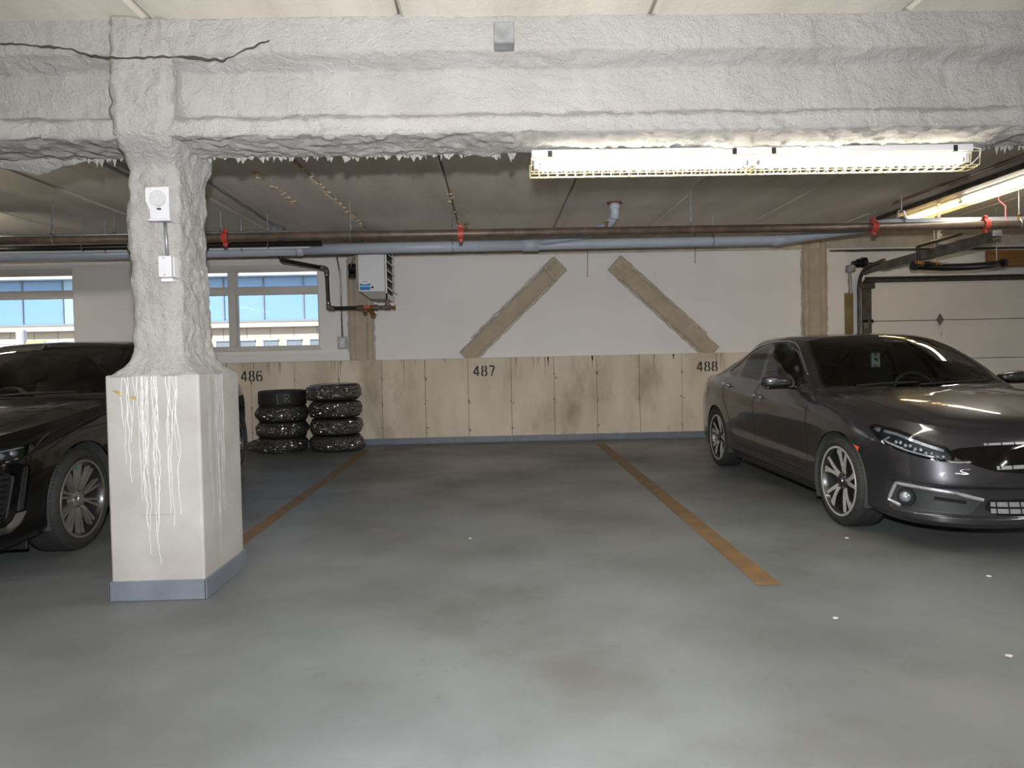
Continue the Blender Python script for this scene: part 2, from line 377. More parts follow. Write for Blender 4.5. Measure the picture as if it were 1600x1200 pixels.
# sprayed rough surfaces: dense grids pushed about by noise
def spray_d(p, amp=1.0):
    v = Vector(p)
    d = .012*noise.noise(v*3.1) + .012*noise.noise(v*9.0+Vector((3,1,7))) + .010*(1-abs(noise.noise(v*15.0)))*1.0 - .006 + .010*noise.noise(v*27.0)
    return d*amp
def resample(poly, step, closed=True):
    out = []
    n = len(poly)
    for i in range(n if closed else n-1):
        a = Vector(poly[i]); b = Vector(poly[(i+1) % n]); k = max(1, round((b-a).length/step))
        for j in range(k): out.append(a+(b-a)*j/k)
    if not closed: out.append(Vector(poly[-1]))
    return out
def sweep_spray(name, prof_fn, ts, axis, mat, parent, amp=1.0, extra=None, closed=True):
    """prof_fn(t) -> list of 2D points (constant count); axis 'X': (t,u,v), 'Z': (u,v,t)"""
    V = []; cnt = None
    for t in ts:
        pr = prof_fn(t); cnt = len(pr)
        for i, q in enumerate(pr):
            a = pr[i-1] if (closed or i) else pr[0]; b = pr[(i+1) % cnt] if (closed or i < cnt-1) else pr[-1]
            d = (b-a); nr = Vector((d.y, -d.x)); nr = nr.normalized() if nr.length > 1e-6 else Vector((0,0))
            p3 = (t, q.x, q.y) if axis == 'X' else (q.x, q.y, t)
            s = spray_d(p3, amp) + (extra(t, q, i) if extra else 0)
            u, v = q.x+nr.x*s, q.y+nr.y*s
            V.append((t, u, v) if axis == 'X' else (u, v, t))
    F = []; m = len(ts)
    for i in range(m-1):
        for j in range(cnt if closed else cnt-1):
            k = (j+1) % cnt; F.append((i*cnt+j, i*cnt+k, (i+1)*cnt+k, (i+1)*cnt+j))
    o = np_obj(name, V, F, mat, parent)
    bm = BM(); bm.from_mesh(o.data); bmesh.ops.recalc_face_normals(bm, faces=bm.faces); bm.to_mesh(o.data); bm.free()
    return o
# beam: wide-flange steel beam under sprayed fireproofing
beam = struct(empty('trim_1', (0,0,0)), 'white sprayed fireproofing on the steel ceiling beam')
fp = [(3.50,2.385),(3.49,2.37),(3.86,2.37),(3.865,2.385),(3.865,2.46),(3.75,2.52),(3.75,2.70),(3.86,2.76),(3.86,2.96),(3.49,2.96),(3.485,2.78),(3.60,2.725),(3.605,2.50),(3.50,2.45)]
prof = resample([Vector(p) for p in fp][::-1], .016)
prof = prof if True else prof
def beam_fn(t):
    return prof
def ragged(t, q, i):
    # drooping, torn lower edge
    if q.y < 2.40: return .012*max(0, noise.noise((t*14, q.x*14, 2)))*1.6 + .012*max(0, noise.noise((t*40, q.x*6, 4)))
    return 0
a = sum((prof[i].x*prof[(i+1) % len(prof)].y-prof[(i+1) % len(prof)].x*prof[i].y) for i in range(len(prof)))
if a < 0: prof = prof[::-1]
sweep_spray('sprayed_beam', beam_fn, [-4.6+.018*i for i in range(int(9.6/.018))], 'X', 'spray', beam, 1.0, ragged)
def far_beam(bm):
    for x0, x1 in ((XL, -4.6), (4.98, XR)):
        prism(bm, fp, 0, x0, x1)
P1('beam_continuation', 'spray', beam, far_beam)
# fringe of torn drips along the back lower edge
bm = BM()
for i in range(520):
    x = rnd.uniform(-4.4, 4.9)
    if 0.2 < x < 2.72 and rnd.random() < .75: continue
    h = rnd.uniform(.008,.03)*(1.2+noise.noise((x*4, 0, 0))); w = rnd.uniform(.01,.03)
    y = 3.862+rnd.uniform(-.012,.006)
    b = [bm.verts.new((x-w, y, 2.382)), bm.verts.new((x+w, y, 2.382)), bm.verts.new((x, y-.018, 2.38)), bm.verts.new((x, y+.012, 2.385))]; tip = bm.verts.new((x+rnd.gauss(0,.006), y+rnd.gauss(0,.004), 2.366-h))
    for f in ((0,2),(2,1),(1,3),(3,0)): bm.faces.new((b[f[0]], b[f[1]], tip))
o = mesh_obj('drip_fringe', bm, 'spray', beam); o['kind'] = 'stuff'
# torn flap sagging from the beam, left of the column
def flap():
    V = []; F = []; nu, nv = 46, 12
    for i in range(nu):
        t = i/(nu-1); x = -2.93+.72*t
        sag = (max(0, 1-abs((x+2.53)/.36)))**.9*.10 + .012*noise.noise((x*20, 1, 1))
        for j in range(nv):
            s = j/(nv-1); z = 2.405-sag*s-.015*s+.008*noise.noise((x*16, s*4, 3)); y = 3.83+.05*s+.02*noise.noise((x*9, s*3, 8)) - .09*s*(1-s)
            V.append((x, y, z+ (.0 if s < 1 else -.006*abs(noise.noise((x*60, 0, 0))))))
    for i in range(nu-1):
        for j in range(nv-1): F.append((i*nv+j, i*nv+j+1, (i+1)*nv+j+1, (i+1)*nv+j))
    o = np_obj('torn_flap', V, F, 'spray', beam); m = o.modifiers.new('t', 'SOLIDIFY'); m.thickness = .016
flap()
def crackline(name, pts, w, parent, nrm=(0,-1,0), mat='joint'):
    bm = BM(); P = []
    for i in range(len(pts)-1):
        a, b = Vector(pts[i]), Vector(pts[i+1]); k = max(2, int((b-a).length/.012))
        for j in range(k): P.append(a+(b-a)*j/k)
    P = [p+Vector((.004*noise.noise(p*40), -.002, .009*noise.noise(p*26+Vector((5,0,0))))) for p in P]
    ribbon(bm, P, [max(.002, w*(.8+.9*noise.noise(p*12))) for p in P], nrm); return mesh_obj(name, bm, mat, parent)
# small painted box hung from the top of the beam
bm = BM(); box(bm, .025, .125, 3.36, 3.455, 2.757, 2.86, .004, 1); mesh_obj('hanger_box', bm, 'galv', beam)

# column: sprayed steel shaft on a square concrete pier
colm = struct(empty('trim_2', (-1.78,3.84,0)), 'white sprayed column on a drip-streaked concrete pier')
ox, oy = -1.78, 3.84
P1('pier', 'pier', colm, lambda bm: box(bm, -.24, .24, -.27, .28, 0, 1.175, .012, 3))
def cfn(z):
    t = min(1, max(0, (z-1.165)/.15)); t = 1-(1-t)**2.1
    x0 = -2.025+t*.11; x1 = -1.535-t*.12; y0 = 3.568+t*.07; y1 = 4.122-t*.07
    x0 += .012*noise.noise((z*2.2, 0, 0)); g = min(1, max(0, (z-2.24)/.16)); g = g*g*(3-2*g); y0 -= g*.185; x0 += g*.03; x1 += g*.07
    c = .035; w = x1-x0; d = y1-y0
    def side(a, b, k): return [a+(b-a)*i/k for i in range(k)]
    ring = side(Vector((x0+c,y0)), Vector((x1-c,y0)), 20)+side(Vector((x1-c,y0)), Vector((x1,y0+c)), 3)+side(Vector((x1,y0+c)), Vector((x1,y1-c)), 30)+side(Vector((x1,y1-c)), Vector((x1-c,y1)), 3)+side(Vector((x1-c,y1)), Vector((x0+c,y1)), 20)+side(Vector((x0+c,y1)), Vector((x0,y1-c)), 3)+side(Vector((x0,y1-c)), Vector((x0,y0+c)), 30)+side(Vector((x0,y0+c)), Vector((x0+c,y0)), 3)
    return [p-Vector((ox,oy)) for p in ring]
def cextra(z, q, i):
    # hollow between the flanges shows as a shallow trough on the front; the foot is smoother
    e = 0
    if z > 2.3: e += .022*noise.noise((q.x*7, z*3, 1))
    if z < 1.3: e -= .004
    return e
shaft = sweep_spray('sprayed_shaft', cfn, [1.165+.016*i for i in range(int((HC-1.165)/.016)+1)], 'Z', 'spray', colm, 1.15, cextra)
def pier_base(bm):
    for (a, b, c, d) in ((-.25,.25,-.282,-.27),(-.25,.25,.28,.292),(-.252,-.24,-.282,.292),(.24,.252,-.282,.292)): box(bm, a, b, c, d, .001, .105, .003, 1)
P1('cove_base', 'cove', colm, pier_base)
# white paint drips down the pier
bm = BM()
dcount = [0]
def drip(face, u, z0, L, w):
    n = max(4, int(L/.02)); P = []
    ph = rnd.random()*50; dcount[0] += 1; off = .00012*dcount[0]
    for i in range(n+1):
        z = z0-L*i/n; du = .018*noise.noise((ph, z*5, 0))+.008*noise.noise((ph, z*19, 3))
        P.append((u+du, -.2706-off, z) if face == 'f' else (.2406+off, u+du, z))
    ribbon(bm, P, [w*.8*(.75+.5*noise.noise((ph, i*.2, 7)))*(1 if i < n*.8 else .7) for i in range(n+1)], (0,-1,0) if face == 'f' else (1,0,0))
for u, L in ((-.155,.26),(-.14,.45),(-.125,.55),(-.115,.34),(-.1,.3)): drip('f', u, 1.165, L, .006)
for k in range(16): u = rnd.choice((-.06,-.045,-.03,-.02,-.01,0,.01,.02)); drip('f', u+rnd.gauss(0,.006), 1.165, rnd.uniform(.3,.98), rnd.uniform(.004,.008))
for u, L in ((.075,.72),(.085,.5),(.092,.78),(.105,.3),(.13,.72),(.12,.42)): drip('f', u, 1.165, L, .006)
for k in range(22): drip('r', rnd.gauss(-.03,.07), 1.165, rnd.uniform(.35,1.0), rnd.uniform(.005,.011))
o = mesh_obj('paint_drips', bm, 'drip', colm); o['kind'] = 'stuff'
bm = BM()   # yellowish scrape on the front of the pier
for (u, z, L, s) in ((-.205,1.095,.05,-.25),(-.19,1.085,.035,-.6),(-.115,1.06,.035,-.5),(-.1,1.065,.02,-.8)):
    ribbon(bm, [(u+L*t, -.2716, z+s*L*t*t) for t in (0,.3,.6,1)], [.002,.009,.008,.002], (0,-1,0))
mesh_obj('scrape_mark', bm, M('scrape', srgb(172,150,84), srgb(150,128,72), 30, rough=.9).name, colm)
bm = BM(); ribbon(bm, [(-.07,-.2717,.445),(0,-.2717,.447),(.1,-.2717,.45)], .003, (0,-1,0)); mesh_obj('form_line', bm, M('fl', srgb(150,144,136), rough=.9).name, colm)
crackline('spray_crack', [(-2.45, 3.463, 2.83),(-2.1, 3.463, 2.8),(-1.98, 3.463, 2.765),(-1.9, 3.42, 2.735),(-1.78, 3.41, 2.722),(-1.62, 3.41, 2.73),(-1.5, 3.42, 2.733),(-1.32, 3.463, 2.732),(-1.22, 3.463, 2.78),(-1.08, 3.463, 2.83)], .011, beam)

# back-wall pillars and diagonal braces, tan sprayed steel
def pillar(name, x0, x1, label):
    t = struct(empty(name, ((x0+x1)/2, YB, LEDGE)), label); w = (x1-x0)/2
    pr = resample([Vector(p) for p in ((-w,.06),(-w,.012),(-w*.55,.004),(-w*.5,.032),(w*.5,.034),(w*.55,.006),(w,.012),(w,.06))], .022, False)
    sweep_spray('sprayed_pillar', lambda z: pr, [.0+.022*i for i in range(int((HC-LEDGE)/.022)+1)], 'Z', 'spray_tan', t, .55, None, False)
    for s in (-1, 1):
        bm = BM(); P = [(s*(w+.012)+.010*noise.noise((z*9, s, x0)), .042, z) for z in [i*.03 for i in range(int((DT-LEDGE)/.03))]]
        tube(bm, P, [.016+.010*noise.noise((p[2]*14, s, 2)) for p in P], 6); mesh_obj('rough_edge', bm, 'header', t, True)
pillar('trim_3', -2.07, -1.74, 'tan sprayed pillar behind the unit heater'); pillar('trim_4', 4.46, 4.79, 'tan sprayed pillar left of the garage door')
def brace(name, p0, p1, w, label):
    d = Vector((p1[0]-p0[0], p1[1]-p0[1])); L = d.length; ang = math.atan2(d.y, d.x)
    t = struct(empty(name, (p0[0], YB+.05, p0[1])), label); t.rotation_euler = (0, -ang, 0)
    nu, nv = int(L/.02), 20; V = []; F = []
    for i in range(nu+1):
        for j in range(nv+1):
            u = L*i/nu; s = j/nv*2-1; e = .014*noise.noise((u*11, s*3, L))
            # clip the foot level with the ledge
            v = s*(w/2+e*abs(s)); 
            y = -.045*(1-abs(s)**6) + .004 + spray_d((u, v, p0[0]), .7)
            V.append((u, y, v))
    for i in range(nu):
        for j in range(nv): a = i*(nv+1)+j; F.append((a, a+1, a+nv+2, a+nv+1))
    # cut the foot horizontally: slide the first rows
    V = [(max(u, (-v*math.cos(ang)/math.sin(ang) if abs(math.sin(ang)) > .1 else u)), y, v) for (u, y, v) in V]
    o = np_obj('sprayed_brace', V, F, 'spray_tan', t)
    bm = BM(); bm.from_mesh(o.data); bmesh.ops.recalc_face_normals(bm, faces=bm.faces); bm.to_mesh(o.data); bm.free()
    # gusset end with bolt lumps
    bm = BM(); box(bm, L-.23, L+.01, -.058, .0, -w/2-.015, w/2+.015, .014, 3); mesh_obj('gusset_plate', bm, 'spray_tan', t, True)
    for (a, b) in ((.07,-.06),(.07,.06),(.15,-.05),(.15,.055)):
        bm = BM(); bmesh.ops.create_uvsphere(bm, u_segments=12, v_segments=8, radius=.034, matrix=Matrix.Translation((L-a, -.056, b)) @ Matrix.Diagonal((1,.6,1,1))); mesh_obj('bolt_head', bm, 'spray_tan', t, True)
    for s in (-1, 1):
        bm = BM(); P = [(u, -.004, s*(w/2+.014)+.010*noise.noise((u*9, s, L))) for u in [(.26 if s*math.copysign(1, math.cos(ang)) > 0 else -.05)+i*.03 for i in range(int((L-.1)/.03))] if u < L]
        tube(bm, P, [.013+.008*noise.noise((p[0]*14, s, 2)) for p in P], 6); mesh_obj('rough_edge', bm, 'header', t, True)
brace('trim_5', (-.44, LEDGE+.003), (.95, 2.535), .245, 'tan diagonal brace leaning right on the white wall'); brace('trim_6', (3.15, LEDGE+.003), (1.73, 2.535), .25, 'tan diagonal brace leaning left on the white wall')
bm = BM(); P = [(.5,0,0)]; 
for (x, z0, z1) in ((1.33, HC+.01, 2.33), (2.87, HC+.01, 2.50)):
    w_ = P1('hanging_wire', 'darksteel', None, lambda bm: tube(bm, [(x, YB-.06, z0), (x+.004, YB-.06, 2.72), (x+.006, YB-.055, (z0+z1)/2), (x-.004, YB-.06, z1+.02), (x, YB-.06, z1)], [.004,.004,.004,.004,.009], 6))
    tag(w_, 'thin loose wire hanging between the two wall braces' if x < 2 else 'short dark wire end hanging right of the wall braces', 'wire')
bm.free()
# ================================================================== GARAGE DOOR
d1 = struct(empty('door_1', (5.30, YB+.12, 0)), 'white sectional overhead garage door with black top rail')
zs = [0.01, .48, 1.055, 1.625, 2.195]
for a, b in zip(zs, zs[1:]):
    def sec(bm):
        box(bm, .02, 3.2, 0, .045, a+.004, b-.004, .006, 2)
        for k in range(1, 5):
            z = a+(b-a)*k/5; box(bm, .02, 3.2, -.0015, .002, z-.004, z+.004)
    P1('door_section', 'door_skin', d1, sec)
P1('light_block', 'darksteel', d1, lambda bm: box(bm, -.1, 3.3, .046, .06, 0, 2.24))  # added sheet that stops daylight leaking through the gaps between sections
P1('top_seal', 'black_rubber', d1, lambda bm: (box(bm, .10, 3.2, -.05, .0, 2.235, 2.27, .008, 2), box(bm, .08, 3.2, -.035, .02, 2.19, 2.225, .006, 1)))
P1('top_rail', 'darksteel', d1, lambda bm: box(bm, .08, 3.2, -.045, .02, 2.195, 2.235, .004, 1))
P1('jamb_post', M('jamb_tan', srgb(140,120,80), srgb(120,100,64), 4, rough=.8).name, d1, lambda bm: box(bm, -.23, -.10, -.08, .04, 0, 2.04, .006, 1))
P1('end_stile', 'darksteel', d1, lambda bm: (box(bm, .06, .20, -.02, .01, .02, 2.13, .004, 1), box(bm, .03, .24, -.05, .005, 2.10, 2.185, .01, 2)))
def vtrack(bm):
    path = arc_path([(-.03,-.10,.02), (-.03,-.10,2.36), (-.03,-.75,2.42)], .30, 10)
    for (dy, w) in ((-.025,.008), (.025,.008)):
        tube(bm, [p+Vector((0,dy,0)) for p in path[:3]], w, 6)
    tube(bm, path, .026, 8)
autosmooth(P1('vertical_track', 'darksteel', d1, vtrack), 50)
for z in (1.06, 1.63):
    for dx in (.05, .09, .17):
        P1('roller', 'black_gloss', d1, lambda bm: cyl(bm, (dx,-.065,z), (dx+.018,-.065,z), .022, 14))
    P1('hinge', 'steel', d1, lambda bm: (box(bm, .03, .22, -.035, -.02, z-.035, z+.0, .003, 1), box(bm, .07, .15, -.03, -.018, z-.10, z-.03, .003, 1)))
def lift_handle(bm):
    prism(bm, [(1.17,1.63),(1.215,1.715),(1.26,1.63),(1.215,1.545)], 1, -.03, .0)
P1('diamond_hinge', 'steel', d1, lift_handle)
P1('pull_cord', 'galv', d1, lambda bm: tube(bm, [(1.215,-.03,1.56),(1.213,-.032,1.45),(1.22,-.03,1.38)], [.006,.010,.004], 6))
def drum(bm):
    cyl(bm, (-.13,-.12,2.45), (.02,-.12,2.47), .045, 18); cyl(bm, (-.0,-.12,2.47), (.06,-.12,2.47), .075, 20); cyl(bm, (-.06,-.12,2.46), (-.04,-.12,2.46), .065, 18)
autosmooth(P1('cable_drum', 'black_gloss', d1, drum))
P1('bearing_bracket', 'galv', d1, lambda bm: (box(bm, -.21, -.10, -.16, .0, 2.33, 2.44, .02, 3), tube(bm, [(-.15,-.08,2.33),(-.155,-.085,2.2),(-.145,-.085,2.1),(-.15,-.085,2.03)], [.02,.028,.02,.03], 10)))
P1('torsion_shaft', 'darksteel', d1, lambda bm: (cyl(bm, (.05,-.12,2.46), (1.0,-.12,2.46), .012, 8)))
# horizontal overhead track hung towards the lane
tr = empty('door_track', (5.30, 7.1, 2.4))
def htrack(bm):
    a, b = Vector((0,0,.0)), Vector((-.02,2.05,-.045)); w = .035
    for (x0, x1, z0, z1) in ((-.045,.045,.028,.036), (-.045,-.037,-.07,.03), (-.045,.03,-.074,-.066), (.038,.045,-.02,.03), (.02,.03,-.075,-.05)):
        vs = []
        for P in (a, b):
            for (x, z) in ((x0,z0),(x1,z0),(x1,z1),(x0,z1)): vs.append(bm.verts.new(P+Vector((x,0,z))))
        for f in ((0,1,2,3),(7,6,5,4),(0,4,5,1),(1,5,6,2),(2,6,7,3),(3,7,4,0)): bm.faces.new([vs[i] for i in f])
P1('track_rail', 'steel', tr, htrack)
P1('track_curve', 'steel', tr, lambda bm: tube(bm, [(-.02,2.03,-.06),(-.025,2.2,-.065),(-.03,2.4,-.08),(-.03,2.52,-.10)], [.045,.04,.034,.03], 8))
P1('hanger_strap', 'galv', tr, lambda bm: (box(bm, -.135,-.095,.75,.755,.02,.545), box(bm, -.135,.05,.745,.76,.02,.05, .003,1), box(bm, -.15,-.08,.745,.76,.10,.14, .003,1)))
P1('end_bracket', 'galv', tr, lambda bm: box(bm, -.05,.05,-.02,.0,-.02,.04,.004,1))
tag(tr, 'overhead steel track of the garage door, sloping up towards the right', 'door track')

# ================================================================== LIGHT FIXTURES
def fixture(name, loc, rz, label, warm=False):
    t = empty(name, loc, rz); L = 2.472
    if loc[2] < 2.6 and loc[1] > 4:
        for x in (-1, 1): P1('chain', 'galv', t, lambda bm: cyl(bm, (x,0,0), (x,0,HC-loc[2]), .006, 6))
    P1('housing', 'white_enamel', t, lambda bm: (prism(bm, [(-.062,0),(-.062,-.035),(-.045,-.052),(.045,-.052),(.062,-.035),(.062,0)], 0, -L/2, L/2)))
    bm = BM()
    for x in (-L/2+.10, -.11, .11, L/2-.10): box(bm, x-.012, x+.012, -.0635, -.06, -.045, -.005)
    mesh_obj('label_plate', bm, 'dark_print', t)
    for k, x0 in enumerate((-L/2+.05, .04)):
        for y in (-.032, .032):
            P1('lamp_tube', 'tube_warm' if (warm and k == 1) else 'tube', t, lambda bm: cyl(bm, (x0,y,-.078), (x0+L/2-.09,y,-.078), .0145, 14), smooth=True)
            bm = BM()
            for xx in (x0-.012, x0+L/2-.09): cyl(bm, (xx,y,-.078), (xx+.012,y,-.078), .016, 12)
            mesh_obj('tube_cap', bm, 'galv', t)
    bm = BM()
    for x in (-L/2+.025, 0, L/2-.025): box(bm, x-.015, x+.015, -.05, .05, -.10, -.05, .004, 1)
    mesh_obj('lamp_holder', bm, 'white_plastic', t)
    for k, (a, b) in enumerate(((-L/2-.005, -.004), (.004, L/2+.03))):
        bm = BM(); w = .0022; zb = -.118
        for y, z in ((-.078,-.045),(.078,-.045),(-.07,zb),(.07,zb),(-.035,zb-.006),(.035,zb-.006)): tube(bm, [(a,y,z),(b,y,z)], w, 5)
        n = 24
        for i in range(n+1):
            x = a+(b-a)*i/n; tube(bm, [(x,-.078,-.045),(x,-.07,zb),(x,-.035,zb-.006),(x,.035,zb-.006),(x,.07,zb),(x,.078,-.045)], w*.8, 4)
            if i < n:
                x2 = a+(b-a)*(i+.5)/n; x3 = a+(b-a)*(i+1)/n
                tube(bm, [(x,-.07,zb),(x2,-.035,zb-.006),(x3,-.07,zb)], w*.8, 4)
        mesh_obj('wire_guard', bm, 'wire', t)
    bm = BM(); tube(bm, [(L/2,-.06,-.02),(L/2+.035,-.07,-.03),(L/2+.03,-.07,-.07),(L/2-.02,-.07,-.118)], .003, 5); mesh_obj('guard_clip', bm, 'white_enamel', t)
    tag(t, label, 'light'); return t
fixture('fluorescent_light', (1.46, 3.845, 2.362), 0, 'double fluorescent strip light with wire guard under the white beam')
fixture('fluorescent_light', (5.33, 7.62, 2.942), math.pi/2, 'double fluorescent strip light on the ceiling near the garage door', warm=True)
fixture('fluorescent_light', (-5.15, 5.2, 2.42), math.pi/2, 'double fluorescent strip light of the left bay, out of the picture')
fixture('fluorescent_light', (-6.78, 7.56, 2.73), 0, 'double fluorescent strip light added to brighten the far left bay, out of the picture')  # unseen fixture, added to lift the left end of the ceiling
fixture('fluorescent_light', (7.9, 5.6, 2.36), math.pi/2, 'double fluorescent strip light added to brighten the right bay, out of the picture')  # unseen fixture, added to light the right wall, ceiling and garage door
# dark trunking beside the second light
t = P1('cable_channel', 'darksteel', None, lambda bm: box(bm, 5.0, 5.16, 5.6, 9.0, 2.89, 2.944, .008, 2)); tag(t, 'dark cable trunking on the ceiling beside the rust-stained joint', 'trunking')

# ================================================================== PIPES
def couplings(parent, xs, y, z, r, mat='red_paint'):
    for x in xs:
        bm = BM(); cyl(bm, (x-.03,y,z), (x+.03,y,z), r+.016, 18)
        for s in (-1, 1):
            box(bm, x-.02, x+.02, y-.014, y+.014, z+s*(r+.03)-.022, z+s*(r+.03)+.022, .006, 2)
            cyl(bm, (x-.012,y-.03,z+s*(r+.032)), (x-.012,y+.03,z+s*(r+.032)), .008, 8)
        mesh_obj('coupling', bm, mat, parent)
def hangers(parent, xs, y, z, r, zc):
    for x in xs:
        bm = BM(); cyl(bm, (x,y,z+r+.05), (x,y,zc), .006, 8)
        tube(bm, [(x, y+(r+.004)*math.sin(a), z+(r+.004)*math.cos(a)) for a in [2*math.pi*i/20 for i in range(20)]], .006, 6, closed=True)
        tube(bm, [(x,y-.03,z+r*.8),(x,y,z+r+.055),(x,y+.03,z+r*.8)], .006, 6); cyl(bm, (x,y,z+r+.03), (x,y,z+r+.07), .012, 8)
        mesh_obj('hanger', bm, 'galv', parent)
# sprinkler main
sp = empty('sprinkler_pipe', (0, 7.22, 2.53)); r = .043
P1('pipe', 'iron', sp, lambda bm: cyl(bm, (-11.9,0,.012), (9.4,0,-.008), r, 20), smooth=True)
couplings(sp, (-2.79, -.34, 4.06, 5.27), 0, 0, r)
hangers(sp, (-4.55, -1.49, 2.1, 5.64), 0, 0, r, HC-2.53)
for x in (-.28, 1.2, 5.64):
    P1('sprinkler_head', 'brass', sp, lambda bm: (cyl(bm, (x,0,r), (x,0,r+.05), .014, 10), cyl(bm, (x,0,r+.05), (x,0,r+.055), .03, 12)))
tag(sp, 'rusty brown sprinkler pipe with red couplings across the whole bay', 'pipe')
# sprinkler branch along, smaller, behind
t = empty('conduit_pipe', (0, 7.9, 2.71)); P1('pipe', 'galv', t, lambda bm: cyl(bm, (-11.9,0,0), (-2.3,0,0), .014, 10), smooth=True); hangers(t, (-5.0,-4.3,-3.1), 0, 0, .014, HC-2.71)
tag(t, 'thin grey conduit above the sprinkler pipe at the left', 'conduit')
t = empty('gas_pipe', (0, 8.05, 2.585)); P1('pipe', 'black_pipe', t, lambda bm: cyl(bm, (-11.9,0,0), (-2.0,0,.012), .03, 14), smooth=True)
couplings(t, (-4.2,-3.35), 0, 0, .03, 'darksteel'); hangers(t, (-4.75,-2.62), 0, 0, .03, HC-2.585)
tag(t, 'black gas pipe running behind the sprinkler pipe at the left', 'pipe')
t = empty('electrical_conduit', (0, 8.25, 2.60)); P1('pipe', 'white_enamel', t, lambda bm: cyl(bm, (-11.9,0,-.03), (-2.2,0,-.02), .012, 10), smooth=True); hangers(t, (-4.6,-3.0), 0, -.025, .012, HC-2.60)
tag(t, 'slim white conduit just above the grey drain pipe', 'conduit')
t = P1('ceiling_pipe', 'iron', None, lambda bm: cyl(bm, (-11.9,7.7,2.80), (9.3,7.7,2.79), .016, 10), smooth=True)
bpy.data.objects.remove(t)
# grey drain pipe with sleeve, wye and offset
dp = empty('drain_pipe', (0, 8.5, 2.60)); r = .066
P1('pipe', 'pvc', dp, lambda bm: cyl(bm, (-11.9,0,-.03), (-2.4,0,-.005), r+.004, 22), smooth=True)
P1('pipe', 'pvc', dp, lambda bm: cyl(bm, (-2.4,0,-.002), (.52,0,.004), r, 22), smooth=True)
bm = BM(); tube(bm, arc_path([(.52,0,.004),(3.6,0,.012),(4.45,-.85,.03),(9.4,-.85,.035)], .12, 6), r*.92, 22); autosmooth(mesh_obj('offset_pipe', bm, 'pvc', dp), 60)
P1('sleeve', 'pvc', dp, lambda bm: (cyl(bm, (-2.42,0,-.003), (-2.34,0,-.003), r+.012, 22), cyl(bm, (.36,0,.004), (.56,0,.004), r+.012, 22), cyl(bm, (3.5,0,.011), (3.62,0,.012), r+.006, 22)), smooth=True)
P1('wye_branch', 'pvc', dp, lambda bm: tube(bm, arc_path([(.5,0,.02),(1.12,-.20,.085),(1.33,-.55,.12),(1.39,-.72,.2),(1.39,-.745,.36)], .12, 5), .05, 18), smooth=True)
P1('riser', 'pvc', dp, lambda bm: (cyl(bm, (1.385,-.745,.16), (1.385,-.745,.35), .05, 18), cyl(bm, (1.385,-.745,.27), (1.385,-.745,.335), .06, 18)), smooth=True)
P1('floor_ring', 'rust', dp, lambda bm: cyl(bm, (1.385,-.745,.335), (1.385,-.745,.35), .085, 18))
hangers(dp, (2.74,), 0, .012, r, HC-2.60); hangers(dp, (-4.0,-.5), 0, 0, r, HC-2.60)
bm = BM(); x, y, z = 4.62, -.85, .03; rr = r+.006
tube(bm, [(x, y+rr*math.sin(a), z+rr*math.cos(a)) for a in [2*math.pi*i/20 for i in range(20)]], .012, 6, closed=True); tube(bm, [(x-.06,y,z+.06),(x-.03,y,z+.15),(x+.03,y,z+.15),(x+.06,y,z+.06)], .012, 6); cyl(bm, (x,y,z+.14), (x,y,HC-2.60), .007, 8); mesh_obj('clevis_hanger', bm, 'galv', dp)
tag(dp, 'thick blue grey drain pipe under the ceiling with a wye branch', 'pipe')
# conduit on the ceiling ending at a box
cc = empty('ceiling_conduit', (-2.70, 5.6, 2.925)); P1('pipe', 'galv', cc, lambda bm: cyl(bm, (.08,0,0), (-.04,3.3,0), .014, 10), smooth=True)
P1('junction_box', 'galv', cc, lambda bm: box(bm, -.11,.03,3.18,3.3,-.06,.02,.005,1)); tag(cc, 'ceiling conduit running to a small metal box right of the column', 'conduit')
cc = empty('ceiling_conduit', (-3.27, 4.6, 2.925)); P1('pipe', 'galv', cc, lambda bm: cyl(bm, (0,0,0), (.0,2.4,0), .016, 10), smooth=True); tag(cc, 'ceiling conduit seen left of the column below the torn flap', 'conduit')
# rods hanging at the right bay and a pink flagging wire
fw = P1('flagging_wire', M('pinkwire', srgb(224,120,130), rough=.5).name, None, lambda bm: tube(bm, [(5.62,7.5,2.95),(5.60,7.46,2.84),(5.63,7.4,2.76),(5.60,7.36,2.60),(5.6,7.27,2.56)], .007, 6)); tag(fw, 'thin pink wire hanging from the ceiling at the right', 'wire')

# right gas line and black flexible hose over the door
gl = empty('gas_line', (5.17, 8.22, 2.46))
bm = BM(); tube(bm, arc_path([(-.17,-1.02,-.03),(0,0,0),(.005,0,-.215),(.24,0,-.215)], .04, 4), .019, 12); autosmooth(mesh_obj('pipe', bm, 'black_pipe', gl), 60)
P1('elbow', 'brass', gl, lambda bm: (cyl(bm, (.0,0,-.03), (.0,0,.0), .028, 10), cyl(bm, (.0,0,-.215), (.003,0,-.18), .028, 10), cyl(bm, (.02,0,-.215), (.06,0,-.215), .027, 10), cyl(bm, (.2,0,-.215), (.26,0,-.215), .024, 10)))
P1('shutoff_handle', 'galv', gl, lambda bm: (box(bm, .25,.36,-.008,.008,-.205,-.195), cyl(bm, (.26,0,-.215), (.30,0,-.215), .016, 8)))
P1('rod_clip', 'galv', gl, lambda bm: (cyl(bm, (-.06,-.45,.02), (-.06,-.45,.13), .008, 8), box(bm, -.075,-.045,-.47,-.43,-.01,.04,.004,1)))
tag(gl, 'black gas line with brass elbows in front of the garage door', 'pipe')
hz = empty('flexible_hose', (5.18, 8.33, 2.225)); 
P1('hose', 'black_gloss', hz, lambda bm: tube(bm, [(0,0,.015),(.15,0,0),(.4,0,-.015),(.7,0,-.012),(1.0,.05,.01),(1.2,.1,.04)], [.05,.046,.046,.046,.045,.045], 16), smooth=True)
